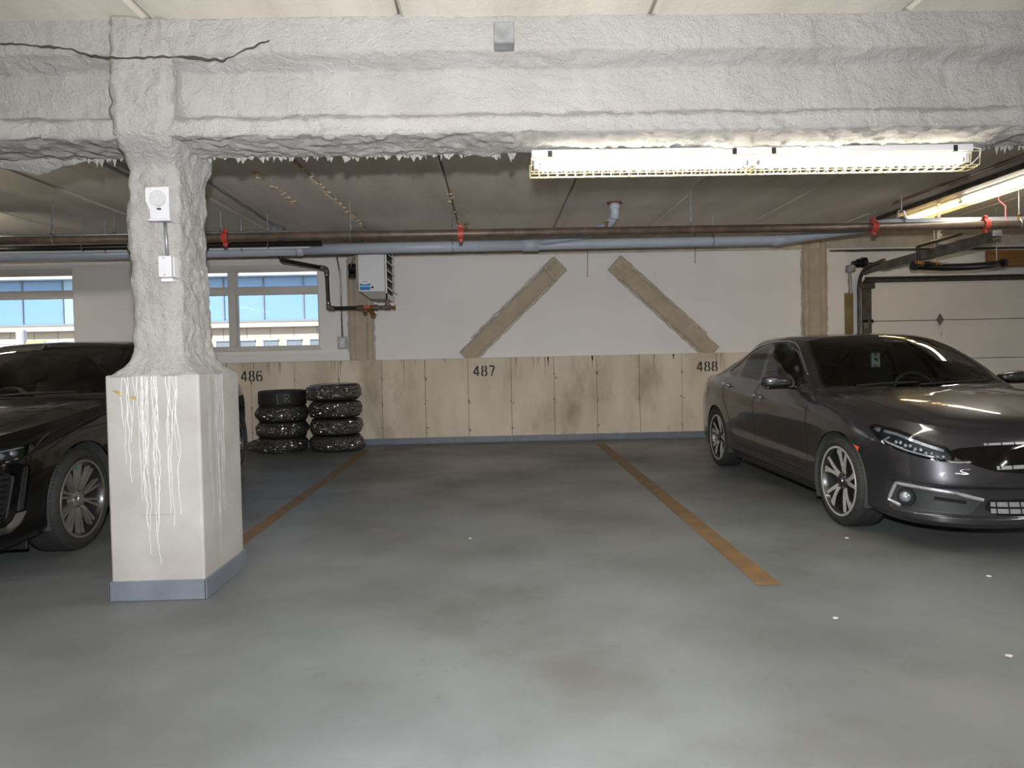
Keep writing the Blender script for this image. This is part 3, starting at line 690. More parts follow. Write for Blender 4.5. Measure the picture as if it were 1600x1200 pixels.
P1('hose_cuff', 'black_rubber', hz, lambda bm: (cyl(bm, (-.02,0,.018), (.04,0,.01), .056, 16), cyl(bm, (1.17,.093,.036), (1.22,.105,.044), .052, 16)))
P1('hose_hanger', 'galv', hz, lambda bm: (cyl(bm, (.26,0,.03), (.26,0,.722), .005, 6), cyl(bm, (1.1,.08,.05), (1.1,.08,.722), .005, 6)))
tag(hz, 'thick black flexible hose hanging above the garage door', 'hose')
wbk = P1('wood_block', 'wood', None, lambda bm: box(bm, 7.1, 7.95, YB-.10, YB-.014, 2.36, 2.60, .006, 1)); tag(wbk, 'brown wooden mounting block above the garage door', 'block')

# ================================================================== UNIT HEATER
uh = empty('unit_heater', (-1.60, 9.0, 2.02))
def hbody(bm):
    prism(bm, [(-.205,.70),(-.205,.22),(-.16,.105),(-.03,.0),(.18,.0),(.18,.70)], 1, .012, .62)
P1('body', M('heater_body', srgb(150,146,138), srgb(140,136,128), 3, rough=.45).name, uh, hbody)
P1('side_panel', 'white_enamel', uh, lambda bm: box(bm, -.172, .168, 0, .02, .098, .70, .004, 1))
def louv_frame(bm):
    box(bm, .178,.196,.01,.03,.0,.70); box(bm, .178,.196,.60,.63,.0,.70); box(bm, .178,.196,.01,.63,.0,.07); box(bm, .178,.196,.01,.63,.66,.70)
P1('louver_frame', 'white_enamel', uh, louv_frame)
P1('grille_back', 'black_rubber', uh, lambda bm: box(bm, .17,.182,.03,.60,.05,.68))
for k in range(5):
    z = .12+.115*k
    def blade(bm):
        vs = [bm.verts.new(p) for p in ((.184,.035,z+.045),(.215,.035,z),(.215,.595,z),(.184,.595,z+.045),(.186,.035,z+.05),(.219,.035,z+.005),(.219,.595,z+.005),(.186,.595,z+.05))]
        for f in ((3,2,1,0),(4,5,6,7),(0,1,5,4),(1,2,6,5),(2,3,7,6),(3,0,4,7)): bm.faces.new([vs[i] for i in f])
    P1('louver', 'white_enamel', uh, blade)
P1('louver_rod', 'galv', uh, lambda bm: (cyl(bm, (.222,.45,.1),(.222,.45,.66),.004,6), cyl(bm, (.2,.3,.12),(.25,.55,.1),.005,6)))
def motor(bm):
    lathe(bm, [(.0,-.37),(.05,-.37),(.07,-.355),(.07,-.24),(.085,-.235),(.085,-.21)], 20, 'X', (0,.33,.44)); 
    box(bm, -.36,-.20,.27,.40,.31,.36)
autosmooth(P1('fan_motor', 'black_gloss', uh, motor))
P1('motor_cable', 'galv', uh, lambda bm: tube(bm, [(-.23,.2,.70),(-.26,.2,.60),(-.31,.22,.47),(-.33,.26,.44)], .009, 8), smooth=True)
P1('access_plug', 'dark_print', uh, lambda bm: cyl(bm, (.008,-.004,.15),(.008,.0,.15),.016,14))
P1('sticker', 'white_print', uh, lambda bm: box(bm, -.155,-.02,-.003,.0,.115,.25))
def swoosh(bm):
    pts = [(-.155,.115),(-.02,.115),(-.02,.212)]+[(-.0875+.0675*math.cos(t), .218-.028*math.sin(t)) for t in [math.pi*i/10 for i in range(1,10)]]+[(-.155,.225)]
    prism(bm, pts, 1, -.0042, -.003)
P1('sticker_swoosh', 'sticker_blue', uh, swoosh)
text_obj('sticker_lettering', 'rec', .05, 'pink_print', uh, (-.0875,-.0045,.212), sx=1.5)
P1('sticker_bar', 'white_print', uh, lambda bm: [box(bm, -.145+.0155*k, -.145+.0155*k+.012, -.0052,-.0042,.160,.172) for k in range(8)])
P1('support_rod', 'galv', uh, lambda bm: (cyl(bm, (-.12,.1,.69),(-.12,.1,.94),.006,8), cyl(bm, (.12,.5,.69),(.12,.5,.94),.006,8), cyl(bm, (-.12,.5,.69),(-.12,.5,.94),.006,8)))
tag(uh, 'white gas unit heater with louvres and blue sticker hung by the window', 'heater')
# gas supply to the heater
gs = bpy.data.objects.new('gas_supply', None); COL.objects.link(gs); gs.parent = uh; gs.location = (-.62, .2, -.10)
bm = BM(); tube(bm, arc_path([(-.46,-.50,.92),(-.46,-.50,.585),(-.012,0,.53),(0,0,0),(.40,0,0)], .05, 5), .026, 12); autosmooth(mesh_obj('pipe', bm, 'black_pipe', gs), 60)
P1('elbow', 'iron', gs, lambda bm: (tube(bm, arc_path([(-.08,-.09,.54),(-.012,0,.53),(-.01,0,.45)], .05, 5), .034, 12), tube(bm, arc_path([(0,0,.07),(0,0,0),(.07,0,0)], .05, 5), .034, 12)), smooth=True)
P1('pipe_collar', 'galv', gs, lambda bm: (cyl(bm, (-.01,0,.45),(-.01,0,.44),.036,12), cyl(bm, (0,0,.075),(0,0,.065),.036,12), cyl(bm, (.068,0,0),(.078,0,0),.036,12), cyl(bm, (.655,0,0),(.668,0,0),.033,12), cyl(bm, (.74,0,0),(.755,0,0),.03,12)))
P1('union', 'iron', gs, lambda bm: (cyl(bm, (.385,0,0),(.47,0,0),.036,12), cyl(bm, (.60,0,0),(.655,0,0),.04,10), cyl(bm, (.655,0,0),(.78,0,0),.026,12), cyl(bm, (.75,0,0),(.83,0,0),.036,12), cyl(bm, (.785,0,-.0),(.785,0,.09),.03,12), cyl(bm, (.785,0,.05),(.785,0,.13),.024,12)), smooth=False)
P1('gas_valve', 'brass', gs, lambda bm: (cyl(bm, (.46,0,0),(.61,0,0),.033,12), cyl(bm, (.53,0,-.01),(.60,-.02,-.10),.022,10), cyl(bm, (.585,-.02,-.085),(.615,-.03,-.12),.034,12), cyl(bm, (.50,0,-.02),(.475,0,-.085),.018,10), cyl(bm, (.47,0,-.05),(.51,0,-.085),.024,10)))
P1('red_tag', 'red_paint', gs, lambda bm: box(bm, .475,.56,-.036,-.02,-.012,.028,.003,1))
P1('drip_cock', 'brass', gs, lambda bm: (cyl(bm, (.83,0,0),(.88,0,0),.018,10), cyl(bm, (.865,0,-.035),(.865,0,.01),.012,8), box(bm, .88,.895,-.01,.01,-.035,.035,.004,1)))
gs['label'] = 'black gas supply pipe with brass valve and red tag'
# light switch and its conduit
sw = empty('light_switch', (-2.175, YB+.05, 1.47)); P1('back_box', 'galv', sw, lambda bm: box(bm, -.068,.068,-.03,0,-.085,.085,.006,2))
P1('cover_plate', 'white_plastic', sw, lambda bm: box(bm, -.042,.042,-.036,-.03,-.068,.068,.008,3)); P1('rocker', 'white_enamel', sw, lambda bm: box(bm, -.018,.018,-.042,-.036,-.035,.035,.006,2))
P1('conduit', 'galv', sw, lambda bm: tube(bm, [(.0,-.02,.085),(-.005,-.02,.9),(-.012,-.02,1.0),(-.04,-.05,1.22)], .012, 10), smooth=True)
tag(sw, 'white light switch with thin conduit beside the window', 'switch')

# ================================================================== THINGS ON THE COLUMN
spk = empty('wall_speaker', (-1.722, 3.628, 2.055))
def cab(bm):
    pr = [(-.060,.082),(.060,.084),(.060,.01),(.052,-.03),(.053,-.078),(-.046,-.078),(-.048,-.03),(-.060,.012)]
    A = [bm.verts.new((x,-.055 if z > -.02 else -.04,z)) for x, z in pr]; B = [bm.verts.new((x,.03,z)) for x, z in pr]
    bm.faces.new(A[::-1]); bm.faces.new(B)
    for i in range(len(pr)): j = (i+1) % len(pr); bm.faces.new((A[i], A[j], B[j], B[i]))
P1('cabinet', 'white_plastic', spk, cab)
P1('bottom_ledge', 'white_plastic', spk, lambda bm: box(bm, -.050,.064,-.062,.03,-.090,-.078,.003,1))
P1('speaker_grille', 'grille_cloth', spk, lambda bm: cyl(bm, (0,-.057,.028),(0,-.05,.028),.041,28))
P1('badge', 'dark_print', spk, lambda bm: (cyl(bm, (0,-.0575,-.027),(0,-.04,-.027),.0042,8), box(bm, .008,.011,-.0575,-.04,-.031,-.023)))
tag(spk, 'white wall speaker with round grille high on the sprayed column', 'speaker')
jb = empty('outlet_box', (-1.695, 3.618, 1.73)); P1('cover', 'white_plastic', jb, lambda bm: box(bm, -.032,.034,-.05,-.02,-.055,.055,.003,1)); P1('back_box', 'white_enamel', jb, lambda bm: (box(bm, -.028,.036,-.02,.03,-.052,.052), box(bm, -.03,.03,-.03,.03,-.075,-.057,.002,1)))
P1('screw', 'steel', jb, lambda bm: (cyl(bm, (-.003,-.052,.045),(-.003,-.049,.045),.003,8), cyl(bm, (-.0,-.052,-.042),(-.0,-.049,-.042),.003,8)))
P1('conduit', 'galv', jb, lambda bm: (cyl(bm, (.0,-.015,.055),(-.006,-.015,.24),.0085,12)), smooth=True)
tag(jb, 'small white blank-plate box fed by a conduit under the speaker', 'outlet box')

# ================================================================== STALL MARKINGS
for i, (x, y0, y1, w, lb) in enumerate(((-1.772, 4.13, 9.3, .105, 'worn orange brown stall line running back from the column'), (1.41, 3.52, 9.33, .125, 'worn orange brown stall line beside the grey sedan'))):
    bm = BM(); n = 120
    L = [(x+rnd.gauss(0,.001), y0+(y1-y0)*k/n, .0022) for k in range(n+1)]
    ribbon(bm, L, [w+.006*noise.noise((k*.7, i, 0)) for k in range(n+1)], (0,0,1)); o = mesh_obj('parking_line', bm, 'line_paint', None)
    for v in o.data.vertices: v.co.z = .0022
    if o.data.polygons[0].normal.z < 0: o.data.flip_normals()
    tag(o, lb, 'line marking', 'stall lines')
DIG = {'4': [[(.62,.0),(.62,1)],[(.62,1),(.42,.78),(.05,.30)],[(.05,.28),(.50,.28)],[(.74,.28),(.86,.28)]],
       '8': [[(.36,.56),(.20,.62),(.16,.76),(.22,.92),(.36,.98)],[(.54,.98),(.68,.92),(.74,.76),(.70,.62),(.54,.56)],[(.36,.50),(.18,.44),(.10,.26),(.18,.08),(.36,.01)],[(.54,.01),(.72,.08),(.80,.26),(.72,.44),(.54,.50)]],
       '6': [[(.74,.84),(.66,.94),(.54,.98)],[(.36,.98),(.2,.88),(.11,.6),(.10,.3),(.18,.08),(.36,.01)],[(.54,.01),(.72,.08),(.80,.28),(.72,.48),(.54,.56),(.36,.54),(.22,.44)]],
       '7': [[(.10,.96),(.80,.96)],[(.80,.88),(.58,.5),(.44,.24)],[(.42,.18),(.38,.0)]]}
def stall_number(txt, x0, x1, z0, z1, label):
    bm = BM(); w = (x1-x0)/3; h = z1-z0
    for k, ch in enumerate(txt):
        for st in DIG[ch]:
            P = []
            for a, b in zip(st, st[1:]):
                for j in range(3): P.append((a[0]+(b[0]-a[0])*j/3, a[1]+(b[1]-a[1])*j/3))
            P.append(st[-1])
            ribbon(bm, [(x0+w*k+px*w*.95, YB-.0048, z0+pz*h) for px, pz in P], .0215, (0,-1,0))
    o = mesh_obj('stall_number', bm, 'stencil', None); tag(o, label, 'number', 'stencilled stall numbers')
stall_number('486', -3.61, -3.29, .955, 1.10, 'black stencilled 486 on the concrete wall above the tires')
stall_number('487', -.325, .005, .957, 1.10, 'black stencilled 487 on the concrete wall of the empty stall')
stall_number('488', 2.885, 3.205, .957, 1.09, 'black stencilled 488 on the wall behind the grey sedan')
# floor drain cover near the tires
fd = P1('floor_cover', M('covr', srgb(112,108,98), srgb(98,94,86), 8, rough=.6).name, None, lambda bm: cyl(bm, (-1.37,9.25,.0),(-1.37,9.25,.004),.20,36)); tag(fd, 'round flat cover in the floor by the back wall', 'floor cover')
# bits of litter on the floor
lab = ['pale crumb on the floor left of the grey sedan front wheel','white chip on the lane floor at the right','small pale crumb near the front of the right stall line','light fleck in the middle of the empty stall','pale chip under the grey sedan bumper']
for (x, y, s), lb in zip(((1.52,3.05,.012),(2.0,2.62,.013),(2.25,4.35,.012),(-.2,4.6,.009),(2.6,3.55,.011)), lab):
    bm = BM(); bmesh.ops.create_icosphere(bm, subdivisions=1, radius=s, matrix=Matrix.Translation((x,y,s*.35)) @ Matrix.Diagonal((1.2,.9,.45,1)))
    for v in bm.verts: v.co.x += rnd.gauss(0,s*.15); v.co.y += rnd.gauss(0,s*.15)
    mn = min(v.co.z for v in bm.verts)
    for v in bm.verts: v.co.z -= mn
    o = mesh_obj('floor_crumb', bm, 'debris', None); tag(o, lb, 'crumb')

# ================================================================== TIRES IN BAGS
def tire_mesh(bm, R=.318, w=.205, rim=.215, seg=56):
    pr = [(rim,-w*.40),(rim+.012,-w*.46),(rim+.05,-w*.5),(R-.04,-w*.5),(R-.014,-w*.47),(R-.003,-w*.40)]
    gz = [-.30,-.11,.11,.30]; z = -w*.40
    for g in gz: pr += [(R,w*g-.006),(R-.008,w*g-.005),(R-.008,w*g+.005),(R,w*g+.006)]
    pr += [(R-.003,w*.40),(R-.014,w*.47),(R-.04,w*.5),(rim+.05,w*.5),(rim+.012,w*.46),(rim,w*.40)]
    lathe(bm, pr, seg, 'Z', (0,0,0), closed=True)
M('tire_rubber', srgb(34,33,31), srgb(26,25,24), 20, rough=.65)
M('chalk', srgb(120,140,132), rough=.9)
def bagmat():
    m = bpy.data.materials.new('clear_bag'); m.use_nodes = True; n = m.node_tree.nodes; l = m.node_tree.links; n.clear()
    o = n.new('ShaderNodeOutputMaterial'); t = n.new('ShaderNodeBsdfTransparent'); t.inputs[0].default_value = (.90,.90,.88,1)
    g = n.new('ShaderNodeBsdfGlossy'); g.inputs['Roughness'].default_value = .2; g.inputs[0].default_value = (1,1,1,1)
    d = n.new('ShaderNodeBsdfDiffuse'); d.inputs[0].default_value = (.42,.41,.38,1)
    f = n.new('ShaderNodeFresnel'); f.inputs[0].default_value = 2.3
    tc = n.new('ShaderNodeTexCoord'); nz = n.new('ShaderNodeTexNoise'); nz.inputs['Scale'].default_value = 16; nz.inputs['Detail'].default_value = 4; l.new(tc.outputs['Object'], nz.inputs[0])
    w = n.new('ShaderNodeTexNoise'); w.noise_type = 'RIDGED_MULTIFRACTAL'; w.inputs['Scale'].default_value = 7; w.inputs['Detail'].default_value = 3; l.new(tc.outputs['Object'], w.inputs[0])
    bp = n.new('ShaderNodeBump'); bp.inputs['Strength'].default_value = .5; bp.inputs['Distance'].default_value = .02; l.new(w.outputs[0], bp.inputs['Height'])
    for s in (g, f): l.new(bp.outputs[0], s.inputs['Normal'])
    m1 = n.new('ShaderNodeMixShader'); m1.inputs[0].default_value = .085; l.new(t.outputs[0], m1.inputs[1]); l.new(d.outputs[0], m1.inputs[2])
    m2 = n.new('ShaderNodeMixShader'); l.new(f.outputs[0], m2.inputs[0]); l.new(m1.outputs[0], m2.inputs[1]); l.new(g.outputs[0], m2.inputs[2]); l.new(m2.outputs[0], o.inputs[0]); MATS['clear_bag'] = m
bagmat()
bm = BM(); tire_mesh(bm); to = mesh_obj('tire', bm, 'tire_rubber', None); autosmooth(to, 35); TIRE = to.data; bpy.data.objects.remove(to)
def bag_mesh(seed, R, w, knot=None, flare=0, tail=None):
    """crumpled film round a tire: rounded-box revolution with jittered facets; knot gathers, tail sticks out"""
    V = []; F = []; nu, nv = 130, 36; rr = random.Random(seed)
    o = Vector((seed*3.7, seed*1.3, 0))
    for i in range(nu):
        for j in range(nv+1):
            a = 2*math.pi*(i+rr.uniform(-.35,.35)+.5*(j % 2))/nu; s = min(1, max(0, (j+(rr.uniform(-.35,.35) if 0 < j < nv else 0))/nv)); t = (s-.5)*math.pi
            c = abs(math.cos(t))**.30; sn = math.copysign(abs(math.sin(t))**.8, t)
            r = R*c; z = w/2*sn; q = Vector((math.cos(a), math.sin(a), s*2))
            r += (.012+.024*noise.noise(q*2.2+o)+.014*noise.noise(q*6+o)+.012*(1-abs(noise.noise(q*9+o))*2.4)+rr.uniform(-.0035,.0035))*c
            if flare and s < .3: r += flare*(1-s/.3)*max(0, .4+noise.noise(Vector((math.cos(a)*1.5, math.sin(a)*1.5, seed)))*1.6)
            if tail:
                da = abs((a-tail[0]+math.pi) % (2*math.pi)-math.pi)
                if da < .55: r += tail[1]*(1-da/.55)**1.3*c*(.6+.4*math.cos((s-.4)*5))
            if knot:
                da = abs((a-knot+math.pi) % (2*math.pi)-math.pi)
                if da < .35: z *= 1-.6*(1-da/.35); r += .05*(1-da/.35)*c
            z += .010*noise.noise(q*4+o)*c
            V.append((r*math.cos(a), r*math.sin(a), max(z, -w/2)))
    for i in range(nu):
        for j in range(nv):
            a = i*(nv+1)+j; b = ((i+1) % nu)*(nv+1)+j
            if rr.random() < .5: F += [(a, b, b+1), (a, b+1, a+1)]
            else: F += [(a, b, a+1), (b, b+1, a+1)]
    return V, F
stacks = [((-2.935,9.40), [('bottom', .20, dict(flare=.10, tail=(3.5,.12))), ('second from the floor', .215, dict()), ('third from the floor', .215, dict(knot=3.95)), ('topmost', .205, None)], 'left'),
          ((-2.205,9.39), [('bottom', .215, dict(flare=.06, tail=(5.9,.10))), ('second from the floor', .235, dict(tail=(5.7,.05))), ('third from the floor', .235, dict(tail=(5.3,.03), flare=.03)), ('topmost', .235, dict(tail=(3.9,.09), flare=.02))], 'right')]
for (sx, sy), items, side in stacks:
    z = 0.0
    for k, (pos, h, bg_) in enumerate(items):
        R = .318 if side == 'left' else .33
        t = empty('tire', (sx+rnd.uniform(-.012,.012), sy+rnd.uniform(-.012,.0), z+h/2), rnd.uniform(0,.4))
        t.rotation_euler = (0, 0, 0)
        to = bpy.data.objects.new('rubber_tire', TIRE); COL.objects.link(to); to.parent = t; to.scale = (R/.318, R/.318, min(1.0, (h-.004)/.205))
        if bg_ is not None:
            V, F = bag_mesh(k*7+(3 if side == 'left' else 11), R+.004, h-.006, **bg_); np_obj('plastic_bag', V, F, 'clear_bag', t, smooth=False)
            lb = f'tire in clear plastic bag, {pos} of the {side} tire stack'
        else:
            bm = BM()
            def curve(P): ribbon(bm, [( (R+.0015)*math.sin(px/R), -(R+.0015)*math.cos(px/R), pz) for px, pz in P], .007, (0,-1,0))
            curve([(.03,.055),(.028,0),(.03,-.06),(.055,-.065)]); curve([(.13,-.06),(.128,0),(.125,.055),(.17,.05),(.185,.025),(.15,.0),(.13,-.005)]); curve([(.145,-.005),(.17,-.03),(.20,-.06)])
            mesh_obj('chalk_lettering', bm, 'chalk', t); lb = 'bare black tire chalked LR on top of the left stack'
        tag(t, lb, 'tire', 'tires stacked by the back wall'); z += h

# ================================================================== OUTSIDE
og = P1('ground', 'asphalt', None, lambda bm: box(bm, -60, 60, YB+.35, 70, -.5, -.3)); struct(og, 'asphalt outside the windows')
bd = empty('office_building', (-14, 30, -.3))
def facade(bm):
    box(bm, -40, 40, 0, 8, 0, 3.45); box(bm, -40, 40, -.15, 8, 5.75, 6.6)
P1('wall', 'cream', bd, lambda bm: box(bm, -40, 40, 0, 8, 0, 3.30)); P1('parapet', 'ext_white', bd, lambda bm: box(bm, -40, 40, -.5, 8, 5.22, 9))
P1('ledge', 'ext_white', bd, lambda bm: box(bm, -40, 40, -.35, 0, 3.02, 3.14))
P1('shade_line', 'mullion', bd, lambda bm: box(bm, -40, 40, -.06, 0, 3.26, 3.34))
for k in range(-5, 12):
    x0 = k*1.72+.52
    P1('glass_pane', 'ext_glass_reflect' if k in (-3, -2) else 'ext_glass', bd, lambda bm: box(bm, x0+.035, x0+1.685, .02, .1, 3.34, 5.45)); P1('mullion', 'mullion', bd, lambda bm: box(bm, x0-.035, x0+.035, -.03, .1, 3.34, 5.45))
for k in range(-8, 18):
    x0 = k*1.012+.17
    P1('joint', 'mullion', bd, lambda bm: box(bm, x0-.012, x0+.012, -.01, 0, 2.5, 3.02))
    f = P1('window', 'winglass', bd, lambda bm: box(bm, x0-.33, x0+.33, -.03, .05, 1.45, 2.46)); P1('window_frame', 'frame_white', f, lambda bm: (box(bm, x0-.36, x0-.29, -.06, .02, 1.45, 2.5), box(bm, x0-.39, x0+.35, -.08, .02, 2.44, 2.51)))
tag(bd, 'office building with blue glass band seen through the windows', 'building')
# white work truck with a ladder rack, outside the left window
vt = empty('work_truck', (-11.4, 16.2, -.3))
def truck_body(bm):
    prism(bm, [(-3.4,.55),(-3.4,1.72),(-.3,1.80),(.9,1.62),(1.7,1.25),(3.1,1.15),(3.3,.95),(3.3,.5)], 1, -.95, .95)
P1('body', 'ext_white', vt, truck_body)
P1('side_window', 'ext_glass', vt, lambda bm: prism(bm, [(-.6,1.2),(-.6,1.62),(.2,1.58),(.9,1.22)], 1, -.965, -.94))
for x in (-2.2, 2.3):
    for y in (-.9, .72): P1('wheel', 'tire_rubber', vt, lambda bm: cyl(bm, (x,y,.38),(x,y+.2,.38),.38,24))
P1('ladder_rack', 'ext_white', vt, lambda bm: (box(bm, -3.2,.9,-.75,-.65,2.02,2.14,.02,1), box(bm, .75,.92,-.78,-.62,1.98,2.36,.03,1), box(bm, -.2,.0,-.75,-.65,1.78,2.03), box(bm, -3.0,-2.8,-.75,-.65,1.7,2.03), box(bm, -3.2,.9,.6,.7,2.02,2.12)))
P1('beacon', M('amber', srgb(240,200,130), rough=.4).name, vt, lambda bm: box(bm, .92,1.35,-.72,-.66,2.0,2.1,.02,1))
tag(vt, 'white work truck with roof rack seen through the left window', 'truck')
# ================================================================== CARS
def pchip(xk, yk, x):
    xk = np.asarray(xk, float); yk = np.asarray(yk, float); x = np.clip(np.asarray(x, float), xk[0], xk[-1])
    h = np.diff(xk); sh = (len(xk)-1,)+(1,)*(yk.ndim-1); hh = h.reshape(sh); dl = np.diff(yk, axis=0)/hh
    m = np.zeros_like(yk)
    if len(xk) > 2:
        w1 = 2*hh[1:]+hh[:-1]; w2 = hh[1:]+2*hh[:-1]; ok = dl[:-1]*dl[1:] > 0
        with np.errstate(divide='ignore', invalid='ignore'): v = (w1+w2)/(w1/dl[:-1]+w2/dl[1:])
        m[1:-1] = np.where(ok, v, 0)
    m[0] = dl[0]; m[-1] = dl[-1]
    i = np.clip(np.searchsorted(xk, x, side='right')-1, 0, len(xk)-2); t = ((x-xk[i])/h[i]); t = t.reshape(t.shape+(1,)*(yk.ndim-1)); H_ = h[i].reshape(t.shape)
    return (2*t**3-3*t**2+1)*yk[i]+(t**3-2*t**2+t)*H_*m[i]+(-2*t**3+3*t**2)*yk[i+1]+(t**3-t**2)*H_*m[i+1]
def chaikin(poly, n=2, closed=True):
    P = [np.array(p, float) for p in poly]
    for _ in range(n):
        Q = []
        m = len(P)
        for i in range(m if closed else m-1):
            a, b = P[i], P[(i+1) % m]; Q += [a*.75+b*.25, a*.25+b*.75]
        if not closed: Q = [P[0]]+Q+[P[-1]]
        P = Q
    return np.array(P)
def rounded(poly, r):
    """round the corners of a closed polygon by radius-ish r"""
    out = []; n = len(poly)
    for i in range(n):
        p = np.array(poly[i], float); a = np.array(poly[i-1], float)-p; b = np.array(poly[(i+1) % n], float)-p
        ra = min(r, np.linalg.norm(a)*.45); rb = min(r, np.linalg.norm(b)*.45); A = p+a/np.linalg.norm(a)*ra; B = p+b/np.linalg.norm(b)*rb
        for k in range(6): t = k/5; out.append(A*(1-t)**2+2*p*t*(1-t)+B*t*t)
    return np.array(out)
def inside(poly, q):
    x, y = q[..., 0], q[..., 1]; r = np.zeros(x.shape, bool); n = len(poly)
    for i in range(n):
        x1, y1 = poly[i]; x2, y2 = poly[(i+1) % n]
        c = ((y1 > y) != (y2 > y)) & (x < (x2-x1)*(y-y1)/((y2-y1) if y2 != y1 else 1e-12)+x1); r ^= c
    return r
def nearest(poly, q):
    A = np.asarray(poly); B = np.roll(A, -1, 0); d = B-A; L = (d**2).sum(1)+1e-15
    t = np.clip(((q[None]-A)*d).sum(1)/L, 0, 1); p = A+t[:, None]*d; k = ((p-q)**2).sum(1).argmin(); return p[k]
class Patch:
    def __init__(s, P, Q):
        s.P = np.array(P, float); s.Q = Q; s.lab = np.zeros((P.shape[0]-1, P.shape[1]-1), int); s.names = ['body']
        du = np.gradient(s.P, axis=0); dv = np.gradient(s.P, axis=1); n = np.cross(du, dv); s.N = n/(np.linalg.norm(n, axis=2, keepdims=True)+1e-12)
        s.snapped = np.zeros(P.shape[:2], bool)
    def flip(s): s.N = -s.N; return s
    def cut(s, name, qn, poly, valid=None, only=None):
        """faces whose centre lies inside poly (coords qn) get label name; the outline is snapped to the polygon"""
        if name not in s.names: s.names.append(name)
        k = s.names.index(name); Q = s.Q[qn]
        C = (Q[:-1, :-1]+Q[1:, :-1]+Q[:-1, 1:]+Q[1:, 1:])/4; m = inside(poly, C)
        if valid is not None: m &= valid
        if only is not None: m &= np.isin(s.lab, [s.names.index(o) for o in only if o in s.names])
        s.lab[m] = k
        full = np.zeros((m.shape[0]+2, m.shape[1]+2), int); full[1:-1, 1:-1] = m+1
        cnt_in = np.zeros(s.P.shape[:2], int); cnt_out = np.zeros(s.P.shape[:2], int)
        for a in (0, 1):
            for b in (0, 1):
                f = full[a:a+s.P.shape[0], b:b+s.P.shape[1]]; cnt_in += f == 2; cnt_out += f == 1
        du = np.gradient(s.P, axis=0); dv = np.gradient(s.P, axis=1); G = {nm: (np.gradient(s.Q[nm], axis=0), np.gradient(s.Q[nm], axis=1)) for nm in s.Q}; qu, qv = G[qn]
        for i, j in zip(*np.where((cnt_in > 0) & (cnt_out > 0) & ~s.snapped)):
            q = Q[i, j]; t = nearest(poly, q); Mx = np.array([[qu[i, j, 0], qv[i, j, 0]], [qu[i, j, 1], qv[i, j, 1]]])
            if abs(np.linalg.det(Mx)) < 1e-12: continue
            ab = np.linalg.solve(Mx, t-q)
            if np.abs(ab).max() > 1.6: continue
            s.P[i, j] = s.P[i, j]+du[i, j]*ab[0]+dv[i, j]*ab[1]; s.snapped[i, j] = True
            for nm in s.Q: s.Q[nm][i, j] = s.Q[nm][i, j]+G[nm][0][i, j]*ab[0]+G[nm][1][i, j]*ab[1]
            s.Q[qn][i, j] = t
    def at(s, qn, q, off=0.0):
        Q = s.Q[qn]; q = np.asarray(q, float); d2 = ((Q-q)**2).sum(2); 
        if hasattr(s, 'mask_'+qn): d2 = np.where(getattr(s, 'mask_'+qn), d2, 1e9)
        i, j = np.unravel_index(d2.argmin(), d2.shape); i = min(max(i, 1), Q.shape[0]-2); j = min(max(j, 1), Q.shape[1]-2)
        qu = (Q[i+1, j]-Q[i-1, j])/2; qv = (Q[i, j+1]-Q[i, j-1])/2; Mx = np.array([qu, qv]).T
        try: ab = np.clip(np.linalg.solve(Mx, q-Q[i, j]), -1.5, 1.5)
        except Exception: ab = np.zeros(2)
        p = s.P[i, j]+(s.P[i+1, j]-s.P[i-1, j])/2*ab[0]+(s.P[i, j+1]-s.P[i, j-1])/2*ab[1]
        return p+s.N[i, j]*off, s.N[i, j]
    def faces(s, name):
        k = s.names.index(name); return np.argwhere(s.lab == k)
def patch_mesh(name, patch, label, mat, parent, mirror=1, off=0.0, both=False):
    """one object out of the faces carrying a label; mirror -1 puts it on the other side; both = the two halves joined"""
    fs = patch.faces(label)
    if len(fs) == 0: return None
    V = []; N = []; F = []
    for m in ((1, -1) if both else (mirror,)):
        idx = {}; 
        for i, j in fs:
            f = []
            for a, b in ((i, j), (i+1, j), (i+1, j+1), (i, j+1)):
                if (a, b) not in idx:
                    idx[(a, b)] = len(V); p = patch.P[a, b]+patch.N[a, b]*off; V.append((p[0], p[1]*m, p[2])); n = patch.N[a, b]; N.append((n[0], n[1]*m, n[2]))
                f.append(idx[(a, b)])
            F.append(f if m*patch.sgn > 0 else f[::-1])
    me = bpy.data.meshes.new(name); me.from_pydata(V, [], F); me.materials.append(MATS[mat]); me.polygons.foreach_set('use_smooth', [True]*len(F))
    me.normals_split_custom_set_from_vertices(N); me.update()
    o = bpy.data.objects.new(name, me); COL.objects.link(o); o.parent = parent; return o
def surf_ribbon(bm, patch, qn, pts, w, m=1, off=.0008, closed=False, step=.02):
    P = [np.array(p, float) for p in pts]; out = []
    if closed: P.append(P[0])
    for a, b in zip(P, P[1:]):
        k = max(1, int(np.linalg.norm(b-a)/step))
        for i in range(k): out.append(a+(b-a)*i/k)
    out.append(P[-1]); L = []
    S = [patch.at(qn, q, off) for q in out]
    for i, (p, n) in enumerate(S):
        d = S[min(i+1, len(S)-1)][0]-S[max(i-1, 0)][0]; s = np.cross(d, n); ln = np.linalg.norm(s)
        if ln < 1e-9: continue
        s = s/ln*w/2; f = np.array((1, m, 1)); L.append((bm.verts.new((p-s)*f), bm.verts.new((p+s)*f)))
    for (a, b), (c, d) in zip(L, L[1:]): bm.faces.new((a, b, d, c))
def surf_tube(bm, patch, qn, pts, r, m=1, off=.0, step=.02, seg=6):
    P = [np.array(p, float) for p in pts]; out = []
    for a, b in zip(P, P[1:]):
        k = max(1, int(np.linalg.norm(b-a)/step)); out += [a+(b-a)*i/k for i in range(k)]
    out.append(P[-1]); f = np.array((1, m, 1)); tube(bm, [Vector(patch.at(qn, q, off)[0]*f) for q in out], r, seg)

